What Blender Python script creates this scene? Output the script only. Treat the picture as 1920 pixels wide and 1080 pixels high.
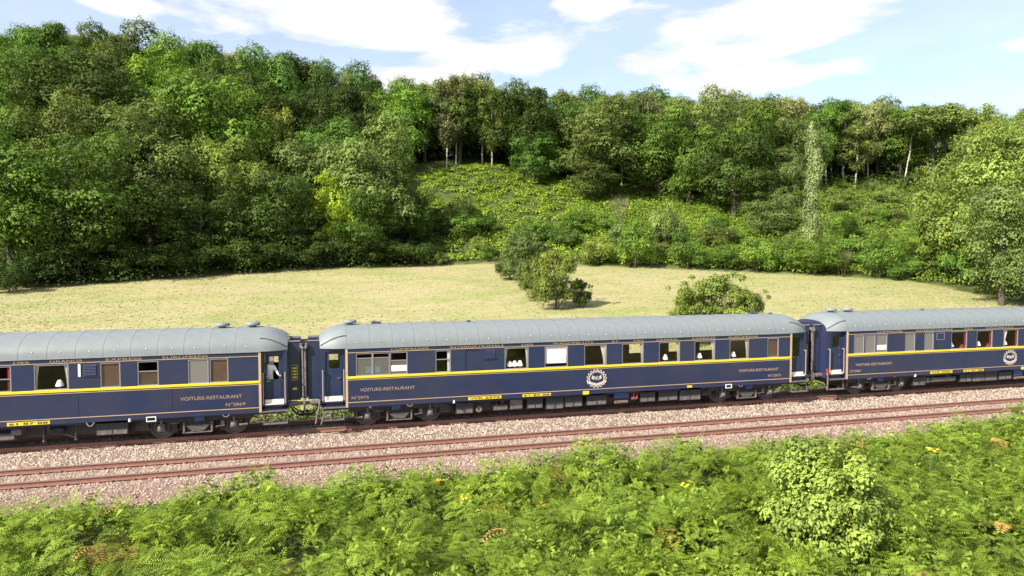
import bpy, bmesh, math, random
import numpy as np
from mathutils import Vector, Matrix, noise as mnoise

# ---------------------------------------------------------------- clear
for o in list(bpy.data.objects): bpy.data.objects.remove(o)
S = bpy.context.scene
COL = S.collection
PI = math.pi

# ---------------------------------------------------------------- camera
# world: X along the railway, Y away from the viewer, Z up, Z = 0 at rail head
YAW = 0.2725; CAMH = 6.84; CAMY = -29.26
cam = bpy.data.objects.new('camera', bpy.data.cameras.new('camera'))
COL.objects.link(cam)
cam.location = (0, CAMY, CAMH)
cam.rotation_euler = (PI/2 - 0.0463, 0, -YAW)
cam.data.lens = 24.56; cam.data.sensor_width = 36
cam.data.clip_start = 0.3; cam.data.clip_end = 6000
S.camera = cam

# ---------------------------------------------------------------- light
SUN_EL = math.radians(38)
sun_dir = Vector((-math.cos(math.radians(28))*math.cos(SUN_EL), -math.sin(math.radians(28))*math.cos(SUN_EL), math.sin(SUN_EL)))
sun = bpy.data.objects.new('sun', bpy.data.lights.new('sun', 'SUN'))
sun.data.energy = 4.6; sun.data.angle = math.radians(0.55); sun.data.color = (1.0, 0.94, 0.84)
sun.rotation_euler = sun_dir.to_track_quat('Z', 'Y').to_euler()
sun.location = (-20, -40, 60)
COL.objects.link(sun)

S.view_settings.view_transform = 'Standard'
S.view_settings.look = 'None'
S.view_settings.exposure = 1.0
S.view_settings.gamma = 1
S.view_settings.use_curve_mapping = False

world = bpy.data.worlds.new("World"); S.world = world; world.use_nodes = True
def build_world():
    nt = world.node_tree; nt.nodes.clear()
    N = lambda t, **k: node(nt, t, **k)
    out = N('ShaderNodeOutputWorld')
    sky = N('ShaderNodeTexSky'); sky.sky_type = 'NISHITA'; sky.sun_disc = False
    sky.sun_elevation = SUN_EL
    sky.sun_rotation = math.atan2(sun_dir.x, sun_dir.y)
    sky.air_density = 1.0; sky.dust_density = 1.2; sky.ozone_density = 2.0
    b1 = N('ShaderNodeBackground'); b1.inputs[1].default_value = 0.125
    nt.links.new(sky.outputs[0], b1.inputs[0])
    b2 = N('ShaderNodeBackground')
    tc = N('ShaderNodeTexCoord')
    rot = N('ShaderNodeVectorRotate'); rot.rotation_type = 'Z_AXIS'; rot.inputs['Angle'].default_value = YAW
    nt.links.new(tc.outputs['Generated'], rot.inputs['Vector'])
    sep = N('ShaderNodeSeparateXYZ'); nt.links.new(rot.outputs[0], sep.inputs[0])
    def M(op, a, b=None, c=None, clamp=False):
        m = N('ShaderNodeMath'); m.operation = op; m.use_clamp = clamp
        for i, v in enumerate((a, b, c)):
            if v is None: continue
            if isinstance(v, (int, float)): m.inputs[i].default_value = v
            else: nt.links.new(v, m.inputs[i])
        return m.outputs[0]
    az = M('ARCTAN2', sep.outputs[0], sep.outputs[1])
    el = M('ARCSINE', sep.outputs[2])
    comb = N('ShaderNodeCombineXYZ')
    nt.links.new(M('MULTIPLY', az, 5.0), comb.inputs[0]); nt.links.new(M('MULTIPLY', el, 17.0), comb.inputs[1])
    n1 = N('ShaderNodeTexNoise'); n1.inputs['Scale'].default_value = 1.0; n1.inputs['Detail'].default_value = 9; n1.inputs['Roughness'].default_value = 0.55; n1.inputs['Distortion'].default_value = 0.25
    nt.links.new(comb.outputs[0], n1.inputs['Vector'])
    # cloud banks: azimuth, elevation, half sizes (radians), tilt
    banks = [(-.22, .318, .42, .058, -.03), (-.13, .245, .15, .026, 0), (.10, .338, .07, .034, .12), (-.05, .272, .17, .038, -.05), (.32, .292, .20, .050, .13),
             (.36, .232, .24, .022, .02), (-.50, .302, .07, .022, .0), (.64, .235, .05, .012, 0), (-1.3, .35, .4, .12, 0), (1.25, .3, .35, .1, 0), (2.4, .3, .5, .12, 0), (-2.5, .35, .5, .13, 0)]
    acc = None
    for (a, e, ra, re, tl) in banks:
        da = M('SUBTRACT', az, a)
        de = M('SUBTRACT', M('SUBTRACT', el, e), M('MULTIPLY', da, tl))
        q = M('ADD', M('POWER', M('ABSOLUTE', M('DIVIDE', da, ra)), 2.0), M('POWER', M('ABSOLUTE', M('DIVIDE', de, re)), 2.0))
        v = M('SUBTRACT', 1.0, q)
        acc = v if acc is None else M('MAXIMUM', acc, v)
    acc = M('MAXIMUM', acc, -0.8)
    dens = M('ADD', M('MULTIPLY', acc, 0.46), M('MULTIPLY', M('SUBTRACT', n1.outputs[0], 0.47), 2.0))
    mr = N('ShaderNodeMapRange'); mr.interpolation_type = 'SMOOTHSTEP'
    mr.inputs['From Min'].default_value = -0.02; mr.inputs['From Max'].default_value = 0.46
    nt.links.new(dens, mr.inputs['Value'])
    # grey undersides from an offset sample
    comb2 = N('ShaderNodeVectorMath'); comb2.operation = 'ADD'; comb2.inputs[1].default_value = (0.1, 0.35, 0.0)
    nt.links.new(comb.outputs[0], comb2.inputs[0])
    n2 = N('ShaderNodeTexNoise'); n2.inputs['Scale'].default_value = 1.6; n2.inputs['Detail'].default_value = 6
    nt.links.new(comb2.outputs[0], n2.inputs['Vector'])
    cr = N('ShaderNodeMapRange'); cr.inputs['From Min'].default_value = .35; cr.inputs['From Max'].default_value = .65
    nt.links.new(n2.outputs[0], cr.inputs['Value'])
    mixc = N('ShaderNodeMix'); mixc.data_type = 'RGBA'
    mixc.inputs[6].default_value = (0.51, 0.505, 0.525, 1); mixc.inputs[7].default_value = (0.57, 0.565, 0.555, 1)
    nt.links.new(cr.outputs[0], mixc.inputs[0]); nt.links.new(mixc.outputs[2], b2.inputs[0]); b2.inputs[1].default_value = 1.0
    mx = N('ShaderNodeMixShader')
    veil = M('ADD', M('MULTIPLY', n1.outputs[0], 0.35), 0.18)
    nt.links.new(M('MAXIMUM', mr.outputs[0], veil), mx.inputs[0]); nt.links.new(b1.outputs[0], mx.inputs[1]); nt.links.new(b2.outputs[0], mx.inputs[2])
    nt.links.new(mx.outputs[0], out.inputs[0])
def node(nt, t, **k):
    n = nt.nodes.new(t)
    for a, b in k.items(): setattr(n, a, b)
    return n
build_world()

# ---------------------------------------------------------------- helpers
rng = np.random.default_rng(7); random.seed(7)
F = Vector((math.sin(YAW), math.cos(YAW))); R = Vector((math.cos(YAW), -math.sin(YAW)))
def survey(b, Z):            # bearing (tangent) and distance from the survey point -> ground position
    return b*Z*R.x + Z*F.x, CAMY + b*Z*R.y + Z*F.y
def bearing(x, y):
    y = y - CAMY
    return x*R.x + y*R.y, x*F.x + y*F.y

def tag(o, label=None, cat=None, group=None, kind=None):
    if label: o['label'] = label
    if cat: o['category'] = cat
    if group: o['group'] = group
    if kind: o['kind'] = kind
    return o
def empty(name, loc, rz=0, label=None, cat=None, group=None):
    o = bpy.data.objects.new(name, None); COL.objects.link(o); o.location = loc; o.rotation_euler = (0, 0, rz)
    o.empty_display_size = .3
    return tag(o, label, cat, group)
def link(name, me, parent=None, loc=None):
    o = bpy.data.objects.new(name, me); COL.objects.link(o)
    if parent: o.parent = parent
    if loc: o.location = loc
    return o
def copy_tree(o, parent=None):
    c = o.copy(); COL.objects.link(c)
    if parent: c.parent = parent
    for ch in KIDS(o): copy_tree(ch, c)
    return c
def KIDS(o): return [x for x in bpy.data.objects if x.parent == o]

class MB:
    def __init__(s): s.v = []; s.f = []; s.m = []; s.mi = 0; s.sm = []
    def add(s, vs, fs, smooth=False):
        n = len(s.v); s.v += [tuple(v) for v in vs]
        for f in fs: s.f.append(tuple(n+i for i in f)); s.m.append(s.mi); s.sm.append(smooth)
        return s
    def box(s, x0, x1, y0, y1, z0, z1):
        s.add([(x0,y0,z0),(x1,y0,z0),(x1,y1,z0),(x0,y1,z0),(x0,y0,z1),(x1,y0,z1),(x1,y1,z1),(x0,y1,z1)],
              [(0,3,2,1),(4,5,6,7),(0,1,5,4),(1,2,6,5),(2,3,7,6),(3,0,4,7)]); return s
    def bevbox(s, x0, x1, y0, y1, z0, z1, b=.015):
        # box with chamfered long edges on the y/z profile
        pr = [(y0+b,z0),(y1-b,z0),(y1,z0+b),(y1,z1-b),(y1-b,z1),(y0+b,z1),(y0,z1-b),(y0,z0+b)]
        vs = [(x0,y,z) for y,z in pr]+[(x1,y,z) for y,z in pr]
        fs = [tuple(reversed(range(8))), tuple(range(8,16))]+[(i,(i+1)%8,8+(i+1)%8,8+i) for i in range(8)]
        s.add(vs, fs); return s
    def tube(s, a, b, r0, r1=None, n=10, caps=True, smooth=True):
        r1 = r0 if r1 is None else r1
        a = Vector(a); b = Vector(b); d = (b-a).normalized()
        u = d.orthogonal().normalized(); w = d.cross(u)
        vs = [a+(u*math.cos(2*PI*i/n)+w*math.sin(2*PI*i/n))*r0 for i in range(n)]+[b+(u*math.cos(2*PI*i/n)+w*math.sin(2*PI*i/n))*r1 for i in range(n)]
        s.add(vs, [(i,(i+1)%n,n+(i+1)%n,n+i) for i in range(n)], smooth)
        if caps:
            s.add(vs[:n], [tuple(reversed(range(n)))]); s.add(vs[n:], [tuple(range(n))])
        return s
    def path(s, pts, r, n=7):
        for a, b in zip(pts[:-1], pts[1:]): s.tube(a, b, r, n=n)
        return s
    def lathe(s, c, prof, n=16, axis='Z', smooth=True):
        vs = []
        for (r, h) in prof:
            for i in range(n):
                ca, sa = math.cos(2*PI*i/n)*r, math.sin(2*PI*i/n)*r
                p = {'Z': (ca, sa, h), 'Y': (ca, h, -sa), 'X': (h, ca, sa)}[axis]
                vs.append((c[0]+p[0], c[1]+p[1], c[2]+p[2]))
        fs = []
        for k in range(len(prof)-1):
            for i in range(n): fs.append((k*n+i, k*n+(i+1)%n, (k+1)*n+(i+1)%n, (k+1)*n+i))
        s.add(vs, fs, smooth)
        return s
    def mesh(s, name, mats):
        me = bpy.data.meshes.new(name)
        me.from_pydata(s.v, [], s.f)
        for m in (mats if isinstance(mats, (list, tuple)) else [mats]): me.materials.append(m)
        me.polygons.foreach_set('material_index', s.m)
        me.polygons.foreach_set('use_smooth', s.sm)
        me.update(); return me
    def build(s, name, mats, parent=None, loc=None):
        return link(name, s.mesh(name, mats), parent, loc)

def np_mesh(name, verts, faces, mat, tint=None, smooth=False):
    """verts (N,3), faces (M,k) with k = 3 or 4; tint one value per face"""
    me = bpy.data.meshes.new(name)
    k = faces.shape[1]
    me.vertices.add(len(verts)); me.vertices.foreach_set('co', verts.astype(np.float32).ravel())
    me.loops.add(faces.size); me.loops.foreach_set('vertex_index', faces.astype(np.int32).ravel())
    me.polygons.add(len(faces))
    me.polygons.foreach_set('loop_start', np.arange(0, faces.size, k, dtype=np.int32))
    me.polygons.foreach_set('loop_total', np.full(len(faces), k, dtype=np.int32))
    me.update(calc_edges=True)
    if smooth: me.polygons.foreach_set('use_smooth', np.ones(len(faces), dtype=bool))
    if tint is not None:
        a = me.attributes.new('tint', 'FLOAT', 'FACE'); a.data.foreach_set('value', tint.astype(np.float32))
    me.materials.append(mat)
    return me

# ---------------------------------------------------------------- materials
def mat(name, col, rough=.6, metal=0., spec=.5, noise=None, bump=None, coat=0., emis=None):
    m = bpy.data.materials.new(name); m.use_nodes = True; nt = m.node_tree
    b = nt.nodes['Principled BSDF']
    b.inputs['Base Color'].default_value = (*col, 1); b.inputs['Roughness'].default_value = rough
    b.inputs['Metallic'].default_value = metal; b.inputs['Specular IOR Level'].default_value = spec
    b.inputs['Coat Weight'].default_value = coat; b.inputs['Coat Roughness'].default_value = .08
    tc = node(nt, 'ShaderNodeTexCoord')
    if noise:
        scale, amt, col2 = noise
        n = node(nt, 'ShaderNodeTexNoise'); n.inputs['Scale'].default_value = scale; n.inputs['Detail'].default_value = 6; n.inputs['Roughness'].default_value = .65
        nt.links.new(tc.outputs['Object'], n.inputs['Vector'])
        mr = node(nt, 'ShaderNodeMapRange'); mr.inputs['From Min'].default_value = .38; mr.inputs['From Max'].default_value = .68; mr.inputs['To Max'].default_value = amt
        nt.links.new(n.outputs[0], mr.inputs['Value'])
        mx = node(nt, 'ShaderNodeMix', data_type='RGBA'); mx.inputs[6].default_value = (*col, 1); mx.inputs[7].default_value = (*col2, 1)
        nt.links.new(mr.outputs[0], mx.inputs[0]); nt.links.new(mx.outputs[2], b.inputs['Base Color'])
    if bump:
        n = node(nt, 'ShaderNodeTexNoise'); n.inputs['Scale'].default_value = bump[0]; n.inputs['Detail'].default_value = 4
        nt.links.new(tc.outputs['Object'], n.inputs['Vector'])
        bp = node(nt, 'ShaderNodeBump'); bp.inputs['Strength'].default_value = bump[1]; bp.inputs['Distance'].default_value = bump[2]
        nt.links.new(n.outputs[0], bp.inputs['Height']); nt.links.new(bp.outputs[0], b.inputs['Normal'])
    return m
M = {}
M['navy'] = mat('navy_paint', (.021, .030, .080), .20, spec=.5, coat=.8, noise=(.55, .9, (.040, .038, .068)), bump=(1.3, .28, .06))  # broad dull patches mixed into the navy stand in for reflections on the sides
M['navy_dark'] = mat('navy_underframe', (.012, .018, .04), .5, noise=(3, .8, (.03, .028, .028)))
M['roof'] = mat('roof_grey', (.215, .238, .240), .55, noise=(.9, .9, (.165, .182, .185)), bump=(2., .1, .04))
M['roof_dark'] = mat('roof_seal', (.05, .06, .07), .6)
M['yellow'] = mat('yellow_paint', (.70, .56, .035), .35, noise=(2, .5, (.62, .47, .03)))
M['gold'] = mat('gold_line', (.50, .36, .20), .45, noise=(3, .5, (.40, .28, .15)))
M['crestm'] = mat('crest_silver_gold', (.55, .47, .40), .45)
M['letter'] = mat('gold_letter', (.29, .205, .15), .4)
M['frame'] = mat('window_frame_metal', (.33, .31, .33), .4, metal=.4)
M['wood'] = mat('dark_wood', (.26, .12, .065), .4, noise=(6, .8, (.17, .08, .045)))
M['shutter'] = mat('brown_shutter', (.19, .11, .085), .3, noise=(4, .6, (.15, .085, .065)))
M['cream'] = mat('cream_cloth', (.72, .66, .52), .8)
M['white'] = mat('white_cloth', (.88, .85, .80), .8)
M['lampshade'] = mat('lamp_shade', (.88, .84, .80), .7)
M['lampshade'].node_tree.nodes['Principled BSDF'].inputs['Emission Color'].default_value = (1, .90, .82, 1)
M['lampshade'].node_tree.nodes['Principled BSDF'].inputs['Emission Strength'].default_value = .06
M['redcloth'] = mat('red_curtain', (.36, .03, .06), .8, noise=(12, .6, (.25, .02, .04)))
M['seatred'] = mat('seat_fabric', (.28, .06, .05), .8, noise=(9, .6, (.20, .09, .05)))
M['brass'] = mat('brass', (.60, .42, .18), .3, metal=.9)
M['cyan'] = mat('turquoise_box', (.10, .55, .58), .6)
M['ceiling'] = mat('ceiling_cream', (.60, .50, .36), .7)
M['floorc'] = mat('carriage_carpet', (.10, .06, .05), .9)
M['black'] = mat('black_rubber', (.014, .014, .016), .6)
M['iron'] = mat('dark_iron', (.030, .029, .030), .6, noise=(5, .8, (.065, .048, .040)), bump=(30, .3, .01))
M['dust'] = mat('dusty_metal', (.17, .145, .14), .65, noise=(7, .9, (.07, .055, .05)))
M['boxgrey'] = mat('underframe_box', (.022, .027, .034), .55, noise=(3, .7, (.045, .04, .04)))
M['hand'] = mat('handrail_metal', (.52, .42, .38), .35, metal=.5)
M['whitep'] = mat('white_paint', (.75, .74, .72), .5)
M['redp'] = mat('red_paint', (.30, .03, .03), .6)
M['steel'] = mat('wheel_steel', (.12, .11, .11), .45, metal=.6, noise=(4, .7, (.09, .06, .05)))
M['rail'] = mat('rusty_rail', (.21, .095, .070), .75, noise=(6, .8, (.28, .14, .10)), bump=(40, .3, .01))
M['railtop'] = mat('rail_running_surface', (.34, .27, .25), .4, metal=.5, noise=(2, .8, (.30, .17, .13)))
M['sleeper'] = mat('concrete_sleeper', (.33, .235, .185), .9, noise=(8, .8, (.24, .15, .12)))
M['skin'] = mat('skin', (.52, .30, .22), .6)
M['trousers'] = mat('check_trousers', (.08, .08, .10), .8)

def foliage_mat(name, dark=.55, light=1.35, warm=.15, trans=.28):
    m = bpy.data.materials.new(name); m.use_nodes = True; nt = m.node_tree
    for n in list(nt.nodes): nt.nodes.remove(n)
    out = node(nt, 'ShaderNodeOutputMaterial')
    oi = node(nt, 'ShaderNodeObjectInfo'); at = node(nt, 'ShaderNodeAttribute', attribute_name='tint')
    mr = node(nt, 'ShaderNodeMapRange'); mr.inputs['To Min'].default_value = dark; mr.inputs['To Max'].default_value = light
    nt.links.new(at.outputs['Fac'], mr.inputs['Value'])
    sc = node(nt, 'ShaderNodeVectorMath', operation='SCALE'); nt.links.new(oi.outputs['Color'], sc.inputs[0]); nt.links.new(mr.outputs[0], sc.inputs['Scale'])
    # some leaves yellower
    geo = node(nt, 'ShaderNodeNewGeometry')
    nz = node(nt, 'ShaderNodeTexNoise'); nz.inputs['Scale'].default_value = .55; nz.inputs['Detail'].default_value = 3
    nt.links.new(geo.outputs['Position'], nz.inputs['Vector'])
    mr2 = node(nt, 'ShaderNodeMapRange'); mr2.inputs['From Min'].default_value = .42; mr2.inputs['From Max'].default_value = .7; mr2.inputs['To Max'].default_value = warm*3
    nt.links.new(nz.outputs[0], mr2.inputs['Value'])
    mul = node(nt, 'ShaderNodeVectorMath', operation='MULTIPLY'); mul.inputs[1].default_value = (1.28, 1.12, .70)
    nt.links.new(sc.outputs[0], mul.inputs[0])
    mx = node(nt, 'ShaderNodeMix', data_type='RGBA'); nt.links.new(mr2.outputs[0], mx.inputs[0]); nt.links.new(sc.outputs[0], mx.inputs[6]); nt.links.new(mul.outputs[0], mx.inputs[7])
    b = node(nt, 'ShaderNodeBsdfPrincipled'); b.inputs['Roughness'].default_value = .6; b.inputs['Specular IOR Level'].default_value = .12
    nt.links.new(mx.outputs[2], b.inputs['Base Color'])
    tr = node(nt, 'ShaderNodeBsdfTranslucent')
    tm = node(nt, 'ShaderNodeVectorMath', operation='MULTIPLY'); tm.inputs[1].default_value = (1.4, 1.5, .6); nt.links.new(mx.outputs[2], tm.inputs[0]); nt.links.new(tm.outputs[0], tr.inputs[0])
    ms = node(nt, 'ShaderNodeMixShader'); ms.inputs[0].default_value = trans
    nt.links.new(b.outputs[0], ms.inputs[1]); nt.links.new(tr.outputs[0], ms.inputs[2]); nt.links.new(ms.outputs[0], out.inputs[0])
    return m
M['leaf'] = foliage_mat('leaf_foliage', .50, 1.5, .15, .20)
M['fern'] = foliage_mat('fern_foliage', .45, 1.5, .20, .20)
M['bark'] = mat('bark', (.10, .08, .06), .9, noise=(4, .8, (.05, .04, .03)))
M['birchbark'] = mat('pale_bark', (.50, .45, .38), .8, noise=(3, .9, (.22, .18, .14)))
M['petal'] = mat('yellow_petals', (.75, .48, .02), .6)

def glass_mat(name, tint, refl, body=None, bf=0.):
    m = bpy.data.materials.new(name); m.use_nodes = True; nt = m.node_tree
    for n in list(nt.nodes): nt.nodes.remove(n)
    out = node(nt, 'ShaderNodeOutputMaterial'); t = node(nt, 'ShaderNodeBsdfTransparent'); t.inputs[0].default_value = (*tint, 1)
    g = node(nt, 'ShaderNodeBsdfGlossy'); g.inputs['Roughness'].default_value = .02
    lw = node(nt, 'ShaderNodeLayerWeight'); lw.inputs['Blend'].default_value = .5
    pw = node(nt, 'ShaderNodeMath', operation='POWER'); pw.inputs[1].default_value = 5; nt.links.new(lw.outputs['Facing'], pw.inputs[0])
    fr = node(nt, 'ShaderNodeMath', operation='MULTIPLY_ADD'); fr.inputs[1].default_value = .92; fr.inputs[2].default_value = .075; nt.links.new(pw.outputs[0], fr.inputs[0])
    ml = node(nt, 'ShaderNodeMath', operation='MULTIPLY'); ml.inputs[1].default_value = refl; nt.links.new(fr.outputs[0], ml.inputs[0])
    mx = node(nt, 'ShaderNodeMixShader'); nt.links.new(ml.outputs[0], mx.inputs[0]); nt.links.new(g.outputs[0], mx.inputs[2])
    if body:
        d = node(nt, 'ShaderNodeBsdfDiffuse'); d.inputs[0].default_value = (*body, 1)
        m2 = node(nt, 'ShaderNodeMixShader'); m2.inputs[0].default_value = bf
        nt.links.new(t.outputs[0], m2.inputs[1]); nt.links.new(d.outputs[0], m2.inputs[2]); nt.links.new(m2.outputs[0], mx.inputs[1])
    else: nt.links.new(t.outputs[0], mx.inputs[1])
    nt.links.new(mx.outputs[0], out.inputs[0]); return m
M['glass'] = glass_mat('clear_glass', (.97, .97, .96), .9)
M['frost'] = glass_mat('frosted_glass', (.5, .5, .5), 1.2, (.20, .185, .17), .92)
M['greyglass'] = glass_mat('dusty_grey_glass', (.8, .8, .8), 1.2, (.22, .20, .18), .55)

# ---------------------------------------------------------------- terrain
u2b = lambda u: (u-960)/1310.
TB = np.array([u2b(u) for u in (-900,-400,0,300,640,800,900,1000,1200,1400,1500,1600,1700,1800,1920,2400,3200)])
T_E = np.array([52,58,66.9,74.5,84.5,86.5,87.9,87,84.5,80.5,78,76,74,67,59,52,48.])
T_Z = np.array([90,96,100,104,110,115,120,120,112,108,112,120,120,118,110,105,100.])
T_H = np.array([17,17.5,17.4,17,16,20,21.6,20.5,15.3,13.5,16.2,19,19,18.4,17,16,16.])
T_R = np.array([135,140,140,140,140,140,140,138,138,135,135,135,135,135,135,135,135.])
T_RH = np.array([32,34,34,33.5,28,26,26.5,24.4,24,21.8,22,22.1,21.8,21.5,21,20,20.])
def wob(x, y, s, seed=0.):
    return (np.sin(x*s*1.0+seed)*np.cos(y*s*1.3+seed*2) + .5*np.sin(x*s*2.3+1.7+seed)*np.sin(y*s*2.1+seed) + .25*np.sin(x*s*4.7+y*s*3.9+seed*3))/1.75
def sstep(a, b, x):
    t = np.clip((x-a)/(b-a), 0, 1); return t*t*(3-2*t)
def terrain(x, y):
    x = np.asarray(x, float); y = np.asarray(y, float)
    yc = y - CAMY
    Xc = x*R.x + yc*R.y; Z = x*F.x + yc*F.y
    Zs = np.maximum(Z, 20.); b = np.clip(Xc/Zs, TB[0], TB[-1])
    ze = np.interp(b, TB, T_E); zk = np.interp(b, TB, T_Z); zh = np.interp(b, TB, T_H); zr = np.interp(b, TB, T_R); zrh = np.interp(b, TB, T_RH)
    field = .11*np.minimum(Z, ze) - 3.87 + .12*wob(x, y, .12)
    fe = .11*ze - 3.87
    k = np.clip((Z-ze)/(zk-ze), 0, 1); up1 = (zh-fe)*(k**1.05)
    k2 = np.clip((Z-zk)/(zr-zk), 0, 1); up2 = (zrh-zh)*np.sin(k2*PI/2)
    rough = sstep(0, 8, Z-ze)*.5*wob(x, y, .35, 1.)
    far = field + up1 + up2 + rough - .01*np.maximum(Z-180, 0)
    # railway corridor
    near = np.interp(y, [-60, -30, -17, -9, -7.6, -6.6, 1.9, 2.9, 4.5, 8, 9], [-2.2, -2.0, -1.2, -.62, -.52, -.24, -.24, -.60, -.8, -.75, -.6])
    near = near + .10*wob(x, y, .5, 3.)*sstep(7.4, 10, np.abs(y+2.5))
    w = sstep(6., 14., y)
    return near*(1-w) + far*w

def ground_sheet(name, xs, ys, mt, fn=terrain, lift=0., smooth=True):
    Xg, Yg = np.meshgrid(xs, ys); Zg = fn(Xg, Yg)+lift
    v = np.stack([Xg.ravel(), Yg.ravel(), Zg.ravel()], 1)
    nx, ny = len(xs), len(ys)
    i = np.arange((nx-1)*(ny-1)); r = i//(nx-1); c = i % (nx-1); a = r*nx+c
    f = np.stack([a, a+1, a+nx+1, a+nx], 1)
    return np_mesh(name, v, f, mt, smooth=smooth)

def ground_material():
    m = bpy.data.materials.new('grass_ground'); m.use_nodes = True; nt = m.node_tree; b = nt.nodes['Principled BSDF']
    b.inputs['Roughness'].default_value = .95; b.inputs['Specular IOR Level'].default_value = .1
    geo = node(nt, 'ShaderNodeNewGeometry')
    def nz(scale, det, sx=1., dist=0.):
        mp = node(nt, 'ShaderNodeMapping'); mp.inputs['Scale'].default_value = (sx, 1, 1); mp.inputs['Rotation'].default_value = (0, 0, -.12)
        nt.links.new(geo.outputs['Position'], mp.inputs[0])
        n = node(nt, 'ShaderNodeTexNoise'); n.inputs['Scale'].default_value = scale; n.inputs['Detail'].default_value = det; n.inputs['Roughness'].default_value = .7; n.inputs['Distortion'].default_value = dist
        nt.links.new(mp.outputs[0], n.inputs['Vector']); return n.outputs[0]
    def ramp(v, lo, hi):
        r = node(nt, 'ShaderNodeMapRange'); r.inputs['From Min'].default_value = lo; r.inputs['From Max'].default_value = hi; nt.links.new(v, r.inputs['Value']); return r.outputs[0]
    def mix(f, a, c):
        x = node(nt, 'ShaderNodeMix', data_type='RGBA')
        nt.links.new(f, x.inputs[0])
        for k, q in ((6, a), (7, c)):
            if isinstance(q, tuple): x.inputs[k].default_value = (*q, 1)
            else: nt.links.new(q, x.inputs[k])
        return x.outputs[2]
    straw = mix(ramp(nz(1.3, 8, .35), .35, .65), (.325, .290, .138), (.39, .345, .182))
    straw = mix(ramp(nz(5., 5, .3), .5, .9), straw, (.31, .265, .125))
    green = mix(ramp(nz(2.5, 6, .4), .4, .6), (.19, .235, .065), (.27, .295, .095))
    g = mix(ramp(nz(.16, 7, .5, 1.), .44, .70), straw, green)
    # greener towards the far right corner of the meadow
    sep = node(nt, 'ShaderNodeSeparateXYZ'); nt.links.new(geo.outputs['Position'], sep.inputs[0])
    r1 = ramp(sep.outputs[0], 38, 66)
    mm = node(nt, 'ShaderNodeMath', operation='MULTIPLY'); nt.links.new(r1, mm.inputs[0]); nt.links.new(ramp(nz(.3, 6, .4), .3, .6), mm.inputs[1])
    g = mix(mm.outputs[0], g, green)
    # woodland floor / embankment grass
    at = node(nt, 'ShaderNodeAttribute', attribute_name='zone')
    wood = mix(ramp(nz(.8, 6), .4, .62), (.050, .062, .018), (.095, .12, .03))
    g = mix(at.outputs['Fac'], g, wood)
    nt.links.new(g, b.inputs['Base Color'])
    n = nz(7, 6, .6); bp = node(nt, 'ShaderNodeBump'); bp.inputs['Strength'].default_value = .6; bp.inputs['Distance'].default_value = .09
    nt.links.new(n, bp.inputs['Height']); nt.links.new(bp.outputs[0], b.inputs['Normal'])
    return m
M['ground'] = ground_material()
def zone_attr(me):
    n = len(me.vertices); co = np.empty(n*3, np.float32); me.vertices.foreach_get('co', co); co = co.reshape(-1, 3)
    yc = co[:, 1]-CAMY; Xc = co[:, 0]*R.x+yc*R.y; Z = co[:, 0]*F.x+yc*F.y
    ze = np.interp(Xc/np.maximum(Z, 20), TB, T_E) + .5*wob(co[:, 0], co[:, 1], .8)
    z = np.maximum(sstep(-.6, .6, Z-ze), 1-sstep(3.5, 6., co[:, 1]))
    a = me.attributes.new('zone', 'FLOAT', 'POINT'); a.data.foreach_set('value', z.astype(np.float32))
xs = np.concatenate([-np.geomspace(2500, 75, 18), np.arange(-70, 112, .8), np.geomspace(115, 2500, 18)])
ys = np.concatenate([-np.geomspace(1500, 45, 14), np.arange(-40, 120, .8), np.geomspace(123, 3000, 22)])
gm = ground_sheet('ground', xs, ys, M['ground']); zone_attr(gm)
tag(link('ground', gm), kind='structure')

# ---------------------------------------------------------------- ballast and tracks
NT = -4.46      # centre line of the near track
bm_ = bpy.data.materials.new('ballast_bed'); bm_.use_nodes = True
M['ballast'] = mat('ballast_bed_stone', (.30, .20, .155), .95, noise=(14, 1., (.17, .11, .085)), bump=(25, 1., .06))
prof = [(-7.5, -.52), (-7.0, -.36), (-6.55, -.195), (1.7, -.195), (2.2, -.36), (2.9, -.60)]
mb = MB()
for i in range(len(prof)-1):
    for j in range(30):
        x0 = -60+j*8; x1 = x0+8
        mb.add([(x0, prof[i][0], prof[i][1]), (x1, prof[i][0], prof[i][1]), (x1, prof[i+1][0], prof[i+1][1]), (x0, prof[i+1][0], prof[i+1][1])], [(0, 1, 2, 3)])
tag(mb.build('ballast_bed', M['ballast']), kind='structure')

def stone_mat():
    m = bpy.data.materials.new('ballast_stone'); m.use_nodes = True; nt = m.node_tree; b = nt.nodes['Principled BSDF']
    b.inputs['Roughness'].default_value = .9; b.inputs['Specular IOR Level'].default_value = .2
    at = node(nt, 'ShaderNodeAttribute', attribute_name='tint'); cr = node(nt, 'ShaderNodeValToRGB')
    e = cr.color_ramp.elements; e[0].position = 0; e[0].color = (.20, .135, .11, 1); e[1].position = 1; e[1].color = (.72, .62, .53, 1)
    for p_, c_ in ((.3, (.37, .29, .22)), (.6, (.46, .375, .29)), (.85, (.53, .45, .36))):
        q = cr.color_ramp.elements.new(p_); q.color = (*c_, 1)
    nt.links.new(at.outputs['Fac'], cr.inputs[0])
    # rust stain beside the rails of the near track
    geo = node(nt, 'ShaderNodeNewGeometry'); sep = node(nt, 'ShaderNodeSeparateXYZ'); nt.links.new(geo.outputs['Position'], sep.inputs[0])
    r = node(nt, 'ShaderNodeMapRange'); r.inputs['From Min'].default_value = -2.9; r.inputs['From Max'].default_value = -4.0; nt.links.new(sep.outputs[1], r.inputs['Value'])
    mx = node(nt, 'ShaderNodeMix', data_type='RGBA', blend_type='MULTIPLY'); mx.inputs[7].default_value = (.86, .79, .765, 1)
    nt.links.new(r.outputs[0], mx.inputs[0]); nt.links.new(cr.outputs[0], mx.inputs[6]); nt.links.new(mx.outputs[2], b.inputs['Base Color']); return m
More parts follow.
